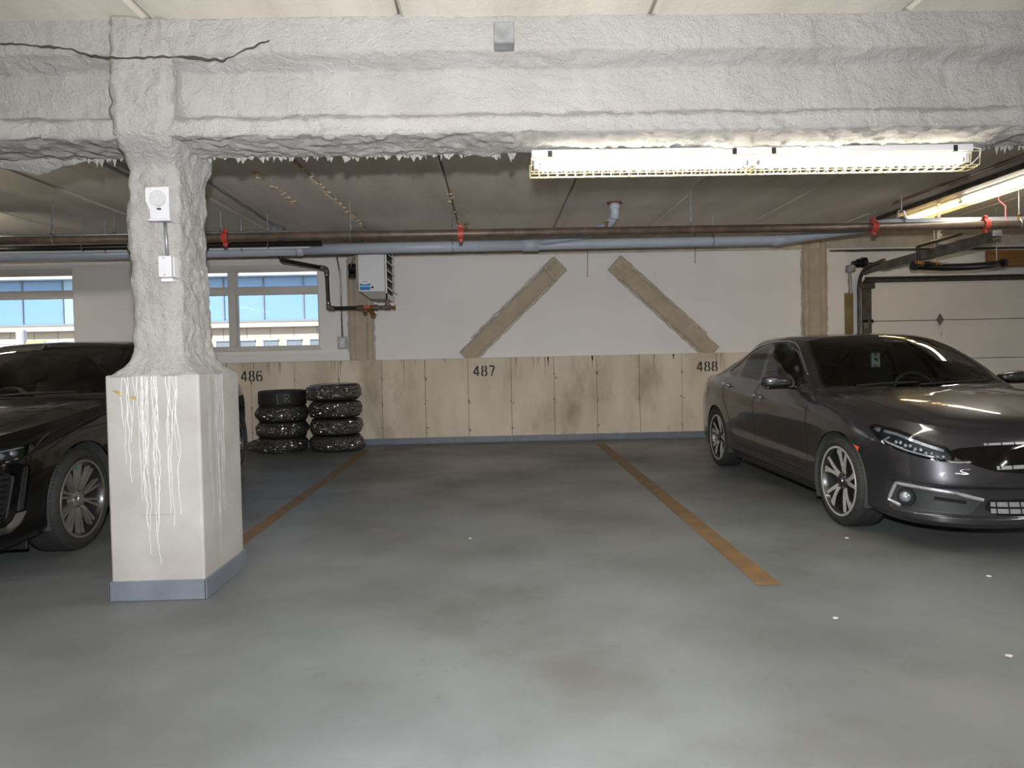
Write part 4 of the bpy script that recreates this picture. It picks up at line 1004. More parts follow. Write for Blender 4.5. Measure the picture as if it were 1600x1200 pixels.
# --- car materials
def paint(name, c, flake, rough=.28):
    m = M(name, c, flake, 400, 2, rough=rough, metal=.75, coat=1.0); return m
paint('grey_paint', srgb(54,54,58), srgb(65,64,68), .36)
M('black_paint', srgb(8,8,9), srgb(11,11,12), 300, 2, rough=.3, coat=1.0, spec=.05)
M('gloss_black', srgb(8,8,8), srgb(10,10,10), 5, rough=.08, coat=.6)
M('trim_black', srgb(22,22,23), srgb(18,18,19), 30, rough=.55)
M('grey_plastic', srgb(40,42,44), srgb(34,36,38), 30, rough=.6)
M('chrome', srgb(225,226,228), srgb(215,216,218), 5, rough=.12, metal=1.0)
M('satin_silver', srgb(176,178,180), srgb(160,162,165), 8, rough=.3, metal=.5)
M('machined', srgb(205,203,199), srgb(190,188,184), 40, rough=.38, metal=.45)
M('wheel_black', srgb(34,34,35), srgb(26,26,27), 8, rough=.3, coat=.5)
M('wheel_silver', srgb(138,135,130), srgb(122,119,114), 8, rough=.35, metal=.5)
M('tread', srgb(42,42,42), srgb(32,32,32), 25, rough=.75)
M('tread_dusty', srgb(72,74,74), srgb(56,58,58), 10, rough=.8)
M('seat', srgb(74,73,69), srgb(62,61,58), 20, rough=.8)
M('headliner', srgb(120,122,118), rough=.9)
M('amber_lens', srgb(235,92,40), srgb(225,80,32), 60, rough=.25, coat=.8)
M('red_lens', srgb(190,30,26), srgb(170,22,20), 60, rough=.2, coat=.8)
M('grille_silver', srgb(168,170,172), srgb(150,152,155), 120, rough=.4, metal=.5)
M('lamp_reflector', srgb(215,220,228), srgb(190,196,206), 60, rough=.15, metal=.8)
M('lamp_dark', srgb(46,48,52), srgb(36,38,42), 20, rough=.3, metal=.4)
M('liner_grey', srgb(62,64,64), srgb(50,52,52), 12, rough=.9)
M('shadow_black', srgb(12,12,12), rough=.95)
glassmat('car_glass', (.80,.88,.82,1), 1.0, ior=1.5)
glassmat('tint_glass', (.30,.35,.32,1), 1.0, ior=1.5)
glassmat('lamp_glass', (.9,.93,.95,1), 1.0, ior=1.45)
M('tag_card', srgb(214,224,232), srgb(205,216,226), 3, rough=.5)
M('green_cap', srgb(20,140,80), rough=.4)

class Outline:
    def __init__(s, keys):
        k = np.array(keys, float); d = np.r_[0, np.cumsum(np.hypot(*np.diff(k, axis=0).T))]
        t = np.linspace(0, d[-1], 900)
        # smooth the polyline with a parametric pchip
        x = pchip(d, k[:, 0], t); y = pchip(d, k[:, 1], t)
        a = np.r_[0, np.cumsum(np.hypot(np.diff(x), np.diff(y)))]; s.a = a; s.xy = np.c_[x, y]; s.A = a[-1]
        tx = np.gradient(x, a); ty = np.gradient(y, a); l = np.hypot(tx, ty); n = np.c_[-ty/l*-1, tx/l*-1]
        n = np.c_[-ty/l, tx/l]                                    # outward for front->side->rear travel
        s.n = n
    def p(s, a): return np.stack([np.interp(a, s.a, s.xy[:, k]) for k in (0, 1)], -1)
    def nn(s, a):
        v = np.stack([np.interp(a, s.a, s.n[:, k]) for k in (0, 1)], -1); return v/np.linalg.norm(v, axis=-1, keepdims=True)
    def a_at_x(s, x):     # on the side part (x increasing)
        i = np.argmin(np.abs(s.xy[:, 0]-x)+100*(s.xy[:, 1] < s.xy[:, 1].max()*.5)); return s.a[i]
def build_shell(sp):
    """belt patch and top patch from a spec"""
    O = Outline(sp['outline']); na, nv = sp.get('na', 360), sp.get('nv', 100)
    a = np.linspace(0, O.A, na); v = np.linspace(0, 1, nv)
    # keys given by x on the outline; negative-coded entries are arc fractions
    def A(k): return O.a_at_x(k[1]) if isinstance(k, tuple) and k[0] == 'x' else (O.A-k[1] if isinstance(k, tuple) and k[0] == 'r' else k)
    ztop = pchip([A(k) for k, _ in sp['ztop']], [z for _, z in sp['ztop']], a); zlow = pchip([A(k) for k, _ in sp['zlow']], [z for _, z in sp['zlow']], a)
    ka = [A(k) for k, _ in sp['sections']]
    sec = np.array([pchip([z for z, _ in s], [i for _, i in s], np.linspace(0, 1, nv)) for _, s in sp['sections']])    # inset over normalised height
    inset = pchip(ka, sec, a)
    Z = zlow[:, None]+(ztop-zlow)[:, None]*v[None]
    xy = O.p(a)[:, None, :]-O.nn(a)[:, None, :]*inset[..., None]
    # keep the centre line at y=0
    f = np.clip(np.minimum(a, O.A-a)/.02, 0, 1)[:, None]; xy[..., 1] = np.maximum(xy[..., 1], 0)*np.where(f < 1, f, 1)
    P = np.concatenate([xy, Z[..., None]], -1); Q = np.stack([np.repeat(a[:, None], nv, 1), Z], -1)
    belt = Patch(P, {'az': Q.copy(), 'xz': P[..., [0, 2]].copy()})
    if belt.N[na//2, nv//2][1] < 0: belt.flip(); belt.sgn = -1
    else: belt.sgn = 1
    belt.mask_xz = (P[..., 1] > .45)
    belt.O = O
    # top patch
    a0 = sp['a_front']; a1 = O.A-sp['a_rear']
    edge = lambda aa: np.stack([np.interp(aa, a, P[:, -1, k]) for k in range(3)], -1)
    nt = sp.get('nt', 90); jt = None; cols = []; xs = []
    tk = np.array(sp['tkeys'], float)     # t positions of j0..j6
    td = np.linspace(0, 1, nt)
    st0 = edge(a0*(1-td)); cols.append(st0); skey = [0.0]; 
    for (xe, bow, pts) in sp['stations']:
        ae = O.a_at_x(xe); E = edge(np.array([ae]))[0]
        c = [(E[1], E[2])]+[(f*E[1], z) for f, z in pts]; y = pchip(tk, [q[0] for q in c], td); z = pchip(tk, [q[1] for q in c], td)
        yy = y/max(y[0], 1e-6); x = E[0]+bow*(1-yy**2)
        cols.append(np.stack([x, y, z], -1)); 
    st1 = edge(a1+(O.A-a1)*td); cols.append(st1)
    Cc = np.array(cols); d = np.r_[0, np.cumsum(np.maximum(.004, np.linalg.norm(np.diff(Cc[:, [0, nt//2, -1]], axis=0), axis=2).mean(1)))]
    ns = sp.get('ns', 300); sd = np.unique(np.r_[np.linspace(0, d[-1], ns), d]); T = pchip(d, Cc, sd)
    top = Patch(T, {'xz': T[..., [0, 2]].copy(), 'xy': T[..., [0, 1]].copy(), 'st': np.stack(np.meshgrid(sd, td, indexing='ij'), -1)})
    if top.N[len(sd)//2, -2][2] < 0: top.flip(); top.sgn = -1
    else: top.sgn = 1
    top.sk = d; top.tk = tk
    return belt, top
def lerp(a, b, t): return a+(b-a)*t

def wheel(parent, loc, R, w, rimR, style, side):
    """wheel with its outer face towards +y*side; loc = hub centre at the tread's middle"""
    t = bpy.data.objects.new('wheel', None); COL.objects.link(t); t.parent = parent; t.location = loc
    if side < 0: t.rotation_euler = (0, 0, math.pi)
    pr = [(rimR-.004,-w*.44),(rimR+.012,-w*.48),(R-.05,-w*.52),(R-.018,-w*.47),(R-.005,-w*.40)]
    for g in (-.26,-.09,.09,.26): pr += [(R,w*g-.007),(R-.007,w*g-.005),(R-.007,w*g+.005),(R,w*g+.007)]
    pr += [(R-.005,w*.40),(R-.018,w*.47),(R-.05,w*.52),(rimR+.03,w*.51),(rimR+.012,w*.48),(rimR-.004,w*.44)]
    bm = BM(); lathe(bm, pr, 64, 'Y', closed=True); autosmooth(mesh_obj('tire', bm, 'tread', t), 35)
    bm = BM()   # shoulder grooves
    for k in range(72):
        a = 2*math.pi*k/72
        for s in (-1, 1):
            c, sn = math.cos(a), math.sin(a); p0 = Vector((c*(R+.0008), s*w*.30, sn*(R+.0008))); p1 = Vector((math.cos(a+.03)*(R-.003), s*w*.42, math.sin(a+.03)*(R-.003))); ribbon(bm, [p0, p1], .004, Vector((c, 0, sn)))
    o = mesh_obj('tread_grooves', bm, 'shadow_black', t); o['kind'] = 'stuff'
    bm = BM(); lathe(bm, [(rimR-.012,-w*.42),(rimR+.004,-w*.44),(rimR+.006,w*.44),(rimR,w*.475),(rimR-.012,w*.47),(rimR-.018,w*.42),(rimR-.03,w*.30),(rimR-.035,-w*.3)], 64, 'Y', closed=True); autosmooth(mesh_obj('rim_barrel', bm, 'wheel_black', t), 40)
    bm = BM(); lathe(bm, [(rimR-.010,w*.46),(rimR-.010,w*.482),(rimR+.004,w*.488),(rimR+.006,w*.46)], 64, 'Y', closed=True); autosmooth(mesh_obj('rim_lip', bm, 'machined' if style == 'civic' else 'wheel_silver', t), 40)
    bm = BM(); cyl(bm, (0,-w*.3,0), (0,-w*.2,0), rimR-.02, 40); mesh_obj('inner_disc', bm, 'shadow_black', t)
    bm = BM(); cyl(bm, (0,-.03,0), (0,-.01,0), rimR*.62, 40); autosmooth(mesh_obj('brake_disc', bm, 'darksteel', t), 40)
    yf = w*.36
    def spoke(bm, pts, th, y0=0):
        """pts: list of (radius, angle, halfwidth, y)"""
        L = []
        for r, a, hw, y in pts:
            c = Vector((math.cos(a)*r, y, math.sin(a)*r)); tg = Vector((-math.sin(a), 0, math.cos(a)))
            L.append([bm.verts.new(c-tg*hw), bm.verts.new(c+tg*hw), bm.verts.new(c+tg*hw*.8-Vector((0,th,0))), bm.verts.new(c-tg*hw*.8-Vector((0,th,0)))])
        for A, B in zip(L, L[1:]):
            for j in range(4): bm.faces.new((A[j], A[(j+1) % 4], B[(j+1) % 4], B[j]))
        bm.faces.new(L[0][::-1]); bm.faces.new(L[-1])
    if style == 'civic':
        for k in range(5):
            a0 = math.pi/2+2*math.pi*k/5+.22
            for da, db, nm in ((-.13,-.30,0),(.13,.16,1)):
                sp_ = [(.05,a0+da*.5,.016,yf-.015),(.10,a0+da,.014,yf-.004),(rimR*.62,a0+lerp(da,db,.5),.013,yf+.004),(rimR-.012,a0+db,.012 if nm else .026,yf+.01)]
                bm = BM(); spoke(bm, sp_, .035); mesh_obj('spoke', bm, 'machined', t)
                bm = BM(); spoke(bm, [(r,a,h*1.55,y-.006) for r,a,h,y in sp_], .035); mesh_obj('spoke_edge', bm, 'wheel_black', t)
            bm = BM(); spoke(bm, [(.09,a0,.02,yf-.03),(rimR*.6,a0-.03,.03,yf-.03),(rimR-.012,a0-.07,.05,yf-.025)], .02); mesh_obj('spoke_web', bm, 'wheel_black', t)
    else:
        for k in range(10):
            a0 = math.pi/2+2*math.pi*k/10
            for da in (-.085, .085):
                bm = BM(); spoke(bm, [(.045,a0+da*.3,.009,yf-.015),(.11,a0+da*.9,.007,yf+.0),(rimR-.01,a0+da*1.1,.009,yf+.008)], .03); mesh_obj('spoke', bm, 'wheel_silver', t)
    bm = BM(); lathe(bm, [(.0,yf+.012),(.030,yf+.012),(.034,yf+.004),(.055,yf-.004),(.062,yf-.02),(.062,yf-.05)], 24, 'Y'); autosmooth(mesh_obj('hub', bm, 'wheel_black' if style == 'civic' else 'wheel_silver', t), 40)
    bm = BM()
    for k in range(5): a = 2*math.pi*k/5+.3; cyl(bm, (math.cos(a)*.05,yf-.02,math.sin(a)*.05), (math.cos(a)*.05,yf+.006,math.sin(a)*.05), .009, 8)
    o = mesh_obj('lug_nuts', bm, 'steel', t); o['kind'] = 'stuff'
    bm = BM(); cyl(bm, (.03,yf-.0,rimR-.055), (.035,yf+.012,rimR-.04), .006, 8); mesh_obj('valve_cap', bm, 'green_cap', t)
    return t
def seat_shape(bm, x, y, w=.5):
    box(bm, x-.5, x+.02, y-w/2, y+w/2, .38, .56, .05, 3)
    vs = len(bm.verts)
    prism(bm, [(x-.02,.5),(x+.13,.5),(x+.33,1.06),(x+.24,1.08)], 1, y-w/2+.02, y+w/2-.02)
    prism(bm, [(x+.22,1.08),(x+.31,1.08),(x+.36,1.28),(x+.29,1.29)], 1, y-.13, y+.13)
def interior(root, x0, L, dash_x, wheel_y, roof):
    P1('floor_pan', 'shadow_black', root, lambda bm: box(bm, x0-.5, L-.55, -.74, .74, .22, .36))
    P1('dashboard', 'seat', root, lambda bm: prism(bm, [(dash_x,.62),(dash_x,.925),(dash_x+.25,.945),(dash_x+.45,.86),(dash_x+.5,.62)], 1, -.70, .70))
    for y in (-.37, .37):
        s = P1('front_seat', 'seat', root, lambda bm: seat_shape(bm, dash_x+1.15, y, .50), smooth=False)
        for f in s.data.polygons: f.use_smooth = False
    P1('rear_seat', 'seat', root, lambda bm: (box(bm, dash_x+1.75, dash_x+2.25, -.64, .64, .40, .58, .04, 2), prism(bm, [(dash_x+2.2,.5),(dash_x+2.4,.5),(dash_x+2.62,1.02),(dash_x+2.5,1.04)], 1, -.62, .62)))
    P1('rear_shelf', 'seat', root, lambda bm: (box(bm, dash_x+2.50, dash_x+2.56, -.68, .68, .3, .97), box(bm, dash_x+2.5, dash_x+2.95, -.66, .66, .93, .96)))
    bm = BM(); tube(bm, [(dash_x+.62+.06*math.sin(a), wheel_y+.185*math.cos(a), .88+.17*math.sin(a)) for a in [2*math.pi*i/28 for i in range(28)]], .015, 8, closed=True); box(bm, dash_x+.58, dash_x+.64, wheel_y-.05, wheel_y+.05, .82, .93, .01, 2); cyl(bm, (dash_x+.4,wheel_y,.8), (dash_x+.6,wheel_y,.87), .035, 12); mesh_obj('steering_wheel', bm, 'seat', root)
    bm = BM(); box(bm, dash_x+.52, dash_x+.56, -.12, .12, roof-.115, roof-.05, .012, 2); cyl(bm, (dash_x+.5,0,roof-.06), (dash_x+.54,0,roof-.02), .012, 8); mesh_obj('rear_view_mirror', bm, 'trim_black', root)
CIVIC = dict(
    outline=[(0,0),(.012,.25),(.05,.45),(.12,.62),(.24,.745),(.40,.82),(.60,.865),(.89,.885),(1.3,.893),(2.0,.90),(2.8,.90),(3.3,.898),(3.6,.893),(3.95,.875),(4.25,.83),(4.45,.745),(4.56,.58),(4.61,.35),(4.63,0)],
    ztop=[(0,.755),(.55,.765),(.82,.79),(('x',.45),.815),(('x',.7),.85),(('x',1.0),.89),(('x',1.32),.925),(('x',1.6),.938),(('x',2.2),.955),(('x',3.0),.98),(('x',3.6),.99),(('x',4.0),.985),(('r',.8),.985),(('r',0),1.0)],
    zlow=[(0,.17),(.82,.17),(('x',.6),.19),(('x',1.3),.20),(('x',3.1),.22),(('x',3.9),.24),(('r',.6),.26),(('r',0),.28)],
    sections=[(0,[(0,.10),(.05,.03),(.12,.01),(.3,.03),(.45,.03),(.6,.015),(.75,.03),(.9,.05),(1,.10)]),
              (.55,[(0,.05),(.06,.0),(.11,.0),(.15,.024),(.40,.03),(.445,.0),(.6,.014),(.8,.05),(.92,.09),(1,.14)]),
              (.88,[(0,.05),(.07,.0),(.11,0),(.16,.022),(.38,.026),(.43,.0),(.6,.012),(.75,.025),(.88,.055),(1,.11)]),(1.02,[(0,.05),(.08,.005),(.25,0),(.5,.005),(.75,.02),(.88,.05),(1,.10)]),
              (('x',.9),[(0,.06),(.1,.01),(.3,0),(.6,0),(.8,.012),(.92,.04),(1,.08)]),
              (('x',1.5),[(0,.08),(.08,.035),(.2,.02),(.25,.02),(.35,.028),(.5,.018),(.7,.0),(.78,0),(.9,.02),(1,.05)]),
              (('x',2.6),[(0,.08),(.08,.035),(.2,.02),(.25,.02),(.35,.026),(.5,.016),(.72,.0),(.80,0),(.9,.02),(1,.05)]),
              (('x',3.6),[(0,.06),(.1,.02),(.4,0),(.75,-.005),(.85,0),(.95,.025),(1,.06)]),
              (('r',.85),[(0,.07),(.1,.02),(.3,0),(.6,0),(.8,.02),(.95,.06),(1,.09)]),
              (('r',0),[(0,.12),(.1,.04),(.3,0),(.55,.03),(.8,.03),(1,.05)])],
    a_front=.82, a_rear=.8, tkeys=[0,.12,.26,.42,.52,.75,1],
    stations=[(.42,-.26,[(.93,.818),(.84,.822),(.74,.825),(.66,.828),(.34,.82),(0,.81)]),
              (.70,-.28,[(.93,.868),(.84,.88),(.74,.885),(.66,.89),(.34,.888),(0,.882)]),
              (1.0,-.24,[(.93,.905),(.84,.92),(.74,.928),(.66,.932),(.34,.938),(0,.938)]),
              (1.35,-.20,[(.93,.93),(.84,.943),(.74,.951),(.66,.956),(.34,.968),(0,.972)]),
              (1.40,-.19,[(.935,.935),(.86,.942),(.78,.948),(.70,.945),(.36,.955),(0,.958)]),
              (1.46,-.19,[(.97,.945),(.945,.958),(.915,.972),(.86,.972),(.42,.968),(0,.967)]),
              (1.70,-.17,[(.985,.957),(.93,1.03),(.86,1.115),(.80,1.13),(.42,1.16),(0,1.17)]),
              (1.97,-.15,[(.985,.967),(.90,1.10),(.785,1.258),(.725,1.278),(.4,1.315),(0,1.328)]),
              (2.20,-.12,[(.985,.972),(.885,1.16),(.725,1.338),(.66,1.362),(.36,1.392),(0,1.402)]),
              (2.5,-.04,[(.985,.985),(.88,1.19),(.70,1.38),(.63,1.403),(.34,1.418),(0,1.42)]),
              (2.95,.03,[(.985,1.0),(.885,1.19),(.705,1.368),(.635,1.39),(.34,1.403),(0,1.405)]),
              (3.25,.06,[(.985,1.005),(.885,1.135),(.73,1.268),(.665,1.29),(.36,1.308),(0,1.313)]),
              (3.6,.10,[(.985,1.002),(.90,1.075),(.78,1.15),(.72,1.165),(.38,1.183),(0,1.187)]),
              (3.9,.14,[(.98,.998),(.93,1.02),(.85,1.046),(.79,1.055),(.40,1.068),(0,1.07)]),
              (4.08,.15,[(.96,.993),(.92,1.002),(.85,1.01),(.79,1.014),(.4,1.02),(0,1.022)]),
              (4.3,.16,[(.96,.992),(.9,.998),(.8,1.002),(.72,1.005),(.38,1.01),(0,1.01)])])
CIV_K, CIV_X, CIV_Y = .965, 3.215, 3.81
def circle_poly(c, r, n=48): return np.array([(c[0]+r*math.cos(2*math.pi*k/n), c[1]+r*math.sin(2*math.pi*k/n)) for k in range(n)])
def station_poly(top, s0, s1, t0, t1, r=.02):
    return np.array([(s0, t0), (s1, t0), (s1, t1), (s0, t1)])
def wheel_well(root, x, z, R, m, ymax):
    def liner(bm):
        n = 40; A = []; B = []
        for k in range(n+1):
            a = -.35+(math.pi+.7)*k/n; A.append(bm.verts.new((x+R*math.cos(a), ymax*m, z+R*math.sin(a)))); B.append(bm.verts.new((x+R*math.cos(a), (ymax-.34)*m, z+R*math.sin(a))))
        for k in range(n): bm.faces.new((A[k], A[k+1], B[k+1], B[k]))
        bm.faces.new(B)
    o = P1('wheel_arch_liner', 'liner_grey', root, liner); return o
def mirror_unit(root, x, y, z, m, mat, k=1.0):
    t = bpy.data.objects.new('side_mirror', None); COL.objects.link(t); t.parent = root; t.location = (x, y*m, z)
    def shell(bm):
        # rounded wedge: section loft across the width
        L = []
        for yy, x0, x1, z0, z1 in ((-.02,-.04,.05,-.03,.02),(.03,-.065,.06,-.042,.035),(.12,-.07,.065,-.048,.05),(.20,-.05,.068,-.046,.05),(.235,-.01,.065,-.03,.035)):
            ring = []
            for q in range(14):
                a = 2*math.pi*q/14; ca, sa = math.cos(a), math.sin(a)
                ring.append(bm.verts.new(((x0+x1)/2+(x1-x0)/2*math.copysign(abs(ca)**.6, ca)*k, yy*m*k, (z0+z1)/2+(z1-z0)/2*math.copysign(abs(sa)**.7, sa)*k)))
            L.append(ring)
        for A, B in zip(L, L[1:]):
            for j in range(14): bm.faces.new((A[j], A[(j+1) % 14], B[(j+1) % 14], B[j]))
        bm.faces.new(L[0]); bm.faces.new(L[-1])
    o = P1('mirror_cap', mat, t, shell, smooth=True); md = o.modifiers.new('s', 'SUBSURF'); md.levels = md.render_levels = 2
    P1('mirror_base', 'gloss_black', t, lambda bm: tube(bm, [(.0,-.14*m,-.05),(.0,-.05*m,-.045),(-.0,.05*m,-.04)], [.03,.022,.02], 10), smooth=True)
    P1('turn_lamp', 'chrome', t, lambda bm: tube(bm, [(-.062*k,.04*m,-.004),(-.068*k,.13*m,.0),(-.045*k,.205*m,.0)], .004, 6))
    P1('mirror_lower', 'gloss_black', t, lambda bm: box(bm, -.055*k,.06*k, min(.01*m,.21*m), max(.01*m,.21*m), -.058*k, -.038*k, .012, 2))
    return t
def make_civic():
    belt, top = build_shell(dict(CIVIC, na=470, nv=126, ns=400, nt=140))
    root = empty('sedan_car', (CIV_X, CIV_Y, 0), math.pi/2); root.scale = (CIV_K,)*3
    A0 = .597; sk, tk = top.sk, top.tk
    side = belt.P[:-1, :-1, 1] > .5
    # ---- cuts on the lower body
    WF, WR, WZ = .915, 3.605, .322
    for w in (WF, WR):
        belt.cut('arch', 'az', circle_poly((w+A0, WZ), .362), side)
    HL = chaikin([(1.205,.765),(1.10,.70),(1.011,.648),(.80,.60),(.575,.568),(.61,.645),(.66,.668),(.848,.722),(1.02,.755)], 2)
    belt.cut('headlight', 'az', HL)
    FOG = rounded([(.985,.295),(.93,.415),(.60,.392),(.42,.345),(.50,.262),(.80,.246)], .03)
    belt.cut('fog_recess', 'az', FOG)
    WING = chaikin([(-.05,.50),(.33,.515),(.45,.545),(.585,.60),(.62,.648),(.40,.672),(-.05,.69)], 1)
    belt.cut('grille', 'az', WING, only=['body'])
    LOW = rounded([(-.05,.25),(.36,.255),(.43,.30),(.40,.35),(-.05,.36)], .02)
    belt.cut('lower_grille', 'az', LOW, only=['body'])
    MK = rounded([(1.372,.622),(1.235,.607),(1.26,.548),(1.335,.556)], .01)
    belt.cut('marker', 'az', MK, only=['body'])
    FD = rounded([(1.972,1.2),(1.985,.66),(2.005,.36),(2.05,.305),(3.10,.322),(3.105,.36),(3.083,.714),(3.02,1.2)], .03)
    RD = rounded([(3.022,1.2),(3.085,.714),(3.107,.36),(3.105,.322),(3.62,.335),(3.70,.40),(3.79,.62),(3.93,.78),(3.93,1.2)], .03)
    belt.cut('front_door', 'az', FD, only=['body']); belt.cut('rear_door', 'az', RD, only=['body'])
    TL = chaikin([(4.54,.78),(4.60,.92),(4.85,.96),(5.25,.95),(5.25,.84),(4.9,.80)], 1)
    belt.cut('tail_lamp', 'az', TL, only=['body'])
    # ---- cuts on the upper body
    ws0, ws1 = sk[6], sk[8]+(sk[9]-sk[8])*.86
    top.cut('cowl', 'st', np.array([(sk[4]+.006, .17), (sk[6]-.004, .24), (sk[6]-.004, 1.05), (sk[4]+.006, 1.05)]))
    top.cut('windshield_band', 'st', np.array([(ws0, tk[4]-.005), (ws1+.02, tk[4]-.005), (ws1+.02, 1.05), (ws0, 1.05)]))
    top.cut('windshield', 'st', np.array([(ws0+.035, tk[4]+.022), (ws1-.02, tk[4]+.022), (ws1, tk[4]+.06), (ws1, 1.05), (ws0+.02, 1.05)]), only=['windshield_band'])
    top.cut('rear_window', 'st', np.array([(sk[12]+.03, tk[4]+.02), (sk[14]-.02, tk[4]+.02), (sk[14], 1.05), (sk[12], 1.05)]))
    ok = (top.Q['st'][:-1, :-1, 1] < tk[4]-.004)
    DLO = chaikin([(1.545,.972),(1.60,1.055),(1.80,1.178),(2.0,1.282),(2.16,1.332),(2.30,1.352),(2.60,1.352),(2.82,1.326),(3.02,1.258),(3.2,1.172),(3.42,1.048),(3.39,1.01),(2.9,.995)], 2)
    top.cut('window_trim', 'xz', DLO, ok)
    W1_ = chaikin([(1.60,.985),(1.625,1.04),(1.80,1.155),(2.0,1.258),(2.15,1.309),(2.30,1.33),(2.40,1.333),(2.49,1.333),(2.50,1.32),(2.37,1.0),(2.36,.99)], 1)
    W2_ = chaikin([(2.455,.995),(2.46,1.01),(2.59,1.32),(2.60,1.33),(2.80,1.305),(2.98,1.25),(2.996,1.24),(3.022,1.03),(3.01,1.018)], 1)
    W3_ = chaikin([(3.065,1.02),(3.05,1.215),(3.15,1.168),(3.37,1.05),(3.35,1.025)], 1)
    for p in (W1_, W2_, W3_): top.cut('side_glass_%d' % (1 if p is W1_ else 2 if p is W2_ else 3), 'xz', p, ok, only=['window_trim'])
    HOOD = chaikin([(-.2,-.2),(-.2,.50),(.30,.60),(.6,.685),(1.0,.71),(1.42,.725),(1.36,.5),(1.12,-.2)], 1)
    top.cut('hood', 'xy', HOOD, (top.Q['st'][:-1, :-1, 0] < sk[4]+.004))
    # ---- objects
    G = 'grey_paint'
    patch_mesh('body_shell', belt, 'body', G, root, both=True); patch_mesh('roof', top, 'body', G, root, both=True)
    patch_mesh('hood', top, 'hood', G, root, both=True)
    patch_mesh('cowl', top, 'cowl', 'trim_black', root, both=True); patch_mesh('windshield_border', top, 'windshield_band', 'gloss_black', root, both=True)
    patch_mesh('windshield', top, 'windshield', 'car_glass', root, both=True); patch_mesh('rear_window', top, 'rear_window', 'tint_glass', root, both=True)
    patch_mesh('grille', belt, 'grille', 'gloss_black', root, both=True); patch_mesh('lower_grille', belt, 'lower_grille', 'shadow_black', root, both=True, off=-.03)
    for m in (1, -1):
        d1_ = patch_mesh('front_door', belt, 'front_door', G, root, m); d2_ = patch_mesh('rear_door', belt, 'rear_door', G, root, m)
        patch_mesh('window_frame', top, 'window_trim', 'gloss_black', root, m)
        for k, dd in ((1, d1_), (2, d2_), (3, root)): patch_mesh('side_window' if k < 3 else 'quarter_window', top, 'side_glass_%d' % k, 'car_glass' if k == 1 else 'tint_glass', dd, m)
        hl = patch_mesh('headlight', belt, 'headlight', 'lamp_glass', root, m)
        patch_mesh('lamp_housing', belt, 'headlight', 'lamp_dark', hl, m, off=-.035)
        f = np.array((1, m, 1))
        for q in ((.66,.605),(.73,.622),(.80,.640),(.87,.658),(.94,.675)):
            p, n = belt.at('az', q, -.026); p = Vector(p*f); n = Vector(n*f)
            def led(bm):
                a, b = frame_axes(n)
                for du in (-.5, .5):
                    c = p+a*du*.03; R4 = Matrix((a, b, n)).transposed().to_4x4(); bmesh.ops.create_uvsphere(bm, u_segments=10, v_segments=6, radius=.014, matrix=Matrix.Translation(c) @ R4 @ Matrix.Diagonal((1,1.1,.7,1)))
            P1('led_lens', 'lamp_reflector', hl, led, smooth=True)
        bm = BM(); surf_ribbon(bm, belt, 'az', [(.64,.640),(.80,.683),(.95,.722),(1.06,.735)], .018, m, -.012); mesh_obj('daytime_strip', bm, 'lamp_reflector', hl)
        bm = BM(); surf_ribbon(bm, belt, 'az', [(1.0,.70),(1.04,.675),(1.0,.663),(.85,.622),(.7,.598)], .012, m, -.010); mesh_obj('lamp_blade', bm, 'satin_silver', hl)
        bm = BM(); surf_ribbon(bm, belt, 'az', [(1.09,.738),(1.15,.748)], .03, m, -.012); mesh_obj('corner_reflector', bm, 'lamp_reflector', hl)
        bm = BM(); surf_ribbon(bm, belt, 'az', HL, .015, m, .0012, closed=True); mesh_obj('lamp_seal', bm, 'gloss_black', hl)
        # fog lamp pocket
        fr = patch_mesh('fog_pocket', belt, 'fog_recess', 'grey_plastic', root, m, off=-.004)
        bm = BM(); surf_tube(bm, belt, 'az', [(.90,.272),(.975,.298),(.93,.412),(.75,.402),(.58,.385),(.43,.348)], .012, m, .004); autosmooth(mesh_obj('chrome_blade', bm, 'satin_silver', fr), 60)
        p, n = belt.at('az', (.868,.332), -.002); p = Vector(p*f); n = Vector(n*f)
        P1('fog_bezel', 'trim_black', fr, lambda bm: (cyl(bm, p-n*.02, p+n*.012, .058, 24),))
        P1('fog_lamp', 'lamp_reflector', fr, lambda bm: bmesh.ops.create_uvsphere(bm, u_segments=20, v_segments=10, radius=.036, matrix=Matrix.Translation(p+n*.008)), smooth=True)
        bm = BM(); surf_ribbon(bm, belt, 'az', [(.70,.345),(.60,.338),(.52,.330)], .022, m, -.002); mesh_obj('pocket_slot', bm, 'shadow_black', fr)
        patch_mesh('side_marker', belt, 'marker', 'amber_lens', root, m, off=.002)
        patch_mesh('tail_lamp', belt, 'tail_lamp', 'red_lens', root, m, off=.002)
        # grille slots and bars
        for z0, aa, w in ((.683,.41,.014),(.548,.36,.022)):
            gb = None
            bm = BM(); surf_ribbon(bm, belt, 'az', [(0.0,z0),(aa*.5,z0+.004),(aa,z0-.004)], w, m, .002); mesh_obj('grille_slot', bm, 'grille_silver', root)
            bm = BM()
            for k in range(1, 6): surf_ribbon(bm, belt, 'az', [(aa*k/5.3,z0-w*.55),(aa*k/5.3,z0+w*.55)], .007, m, .003)
            mesh_obj('slot_divider', bm, 'shadow_black', root)
        for z0 in (.283,.322):
            bm = BM(); surf_ribbon(bm, belt, 'az', [(0,z0),(.2,z0),(.385,z0)], .028, m, -.012); mesh_obj('lower_grille_bar', bm, 'grille_silver', root)
        bm = BM()
        for k in range(1, 6): surf_ribbon(bm, belt, 'az', [(.07*k,.262),(.07*k+.005,.345)], .008, m, -.010)
        mesh_obj('lower_grille_divider', bm, 'shadow_black', root)
        # shut lines
        bm = BM()
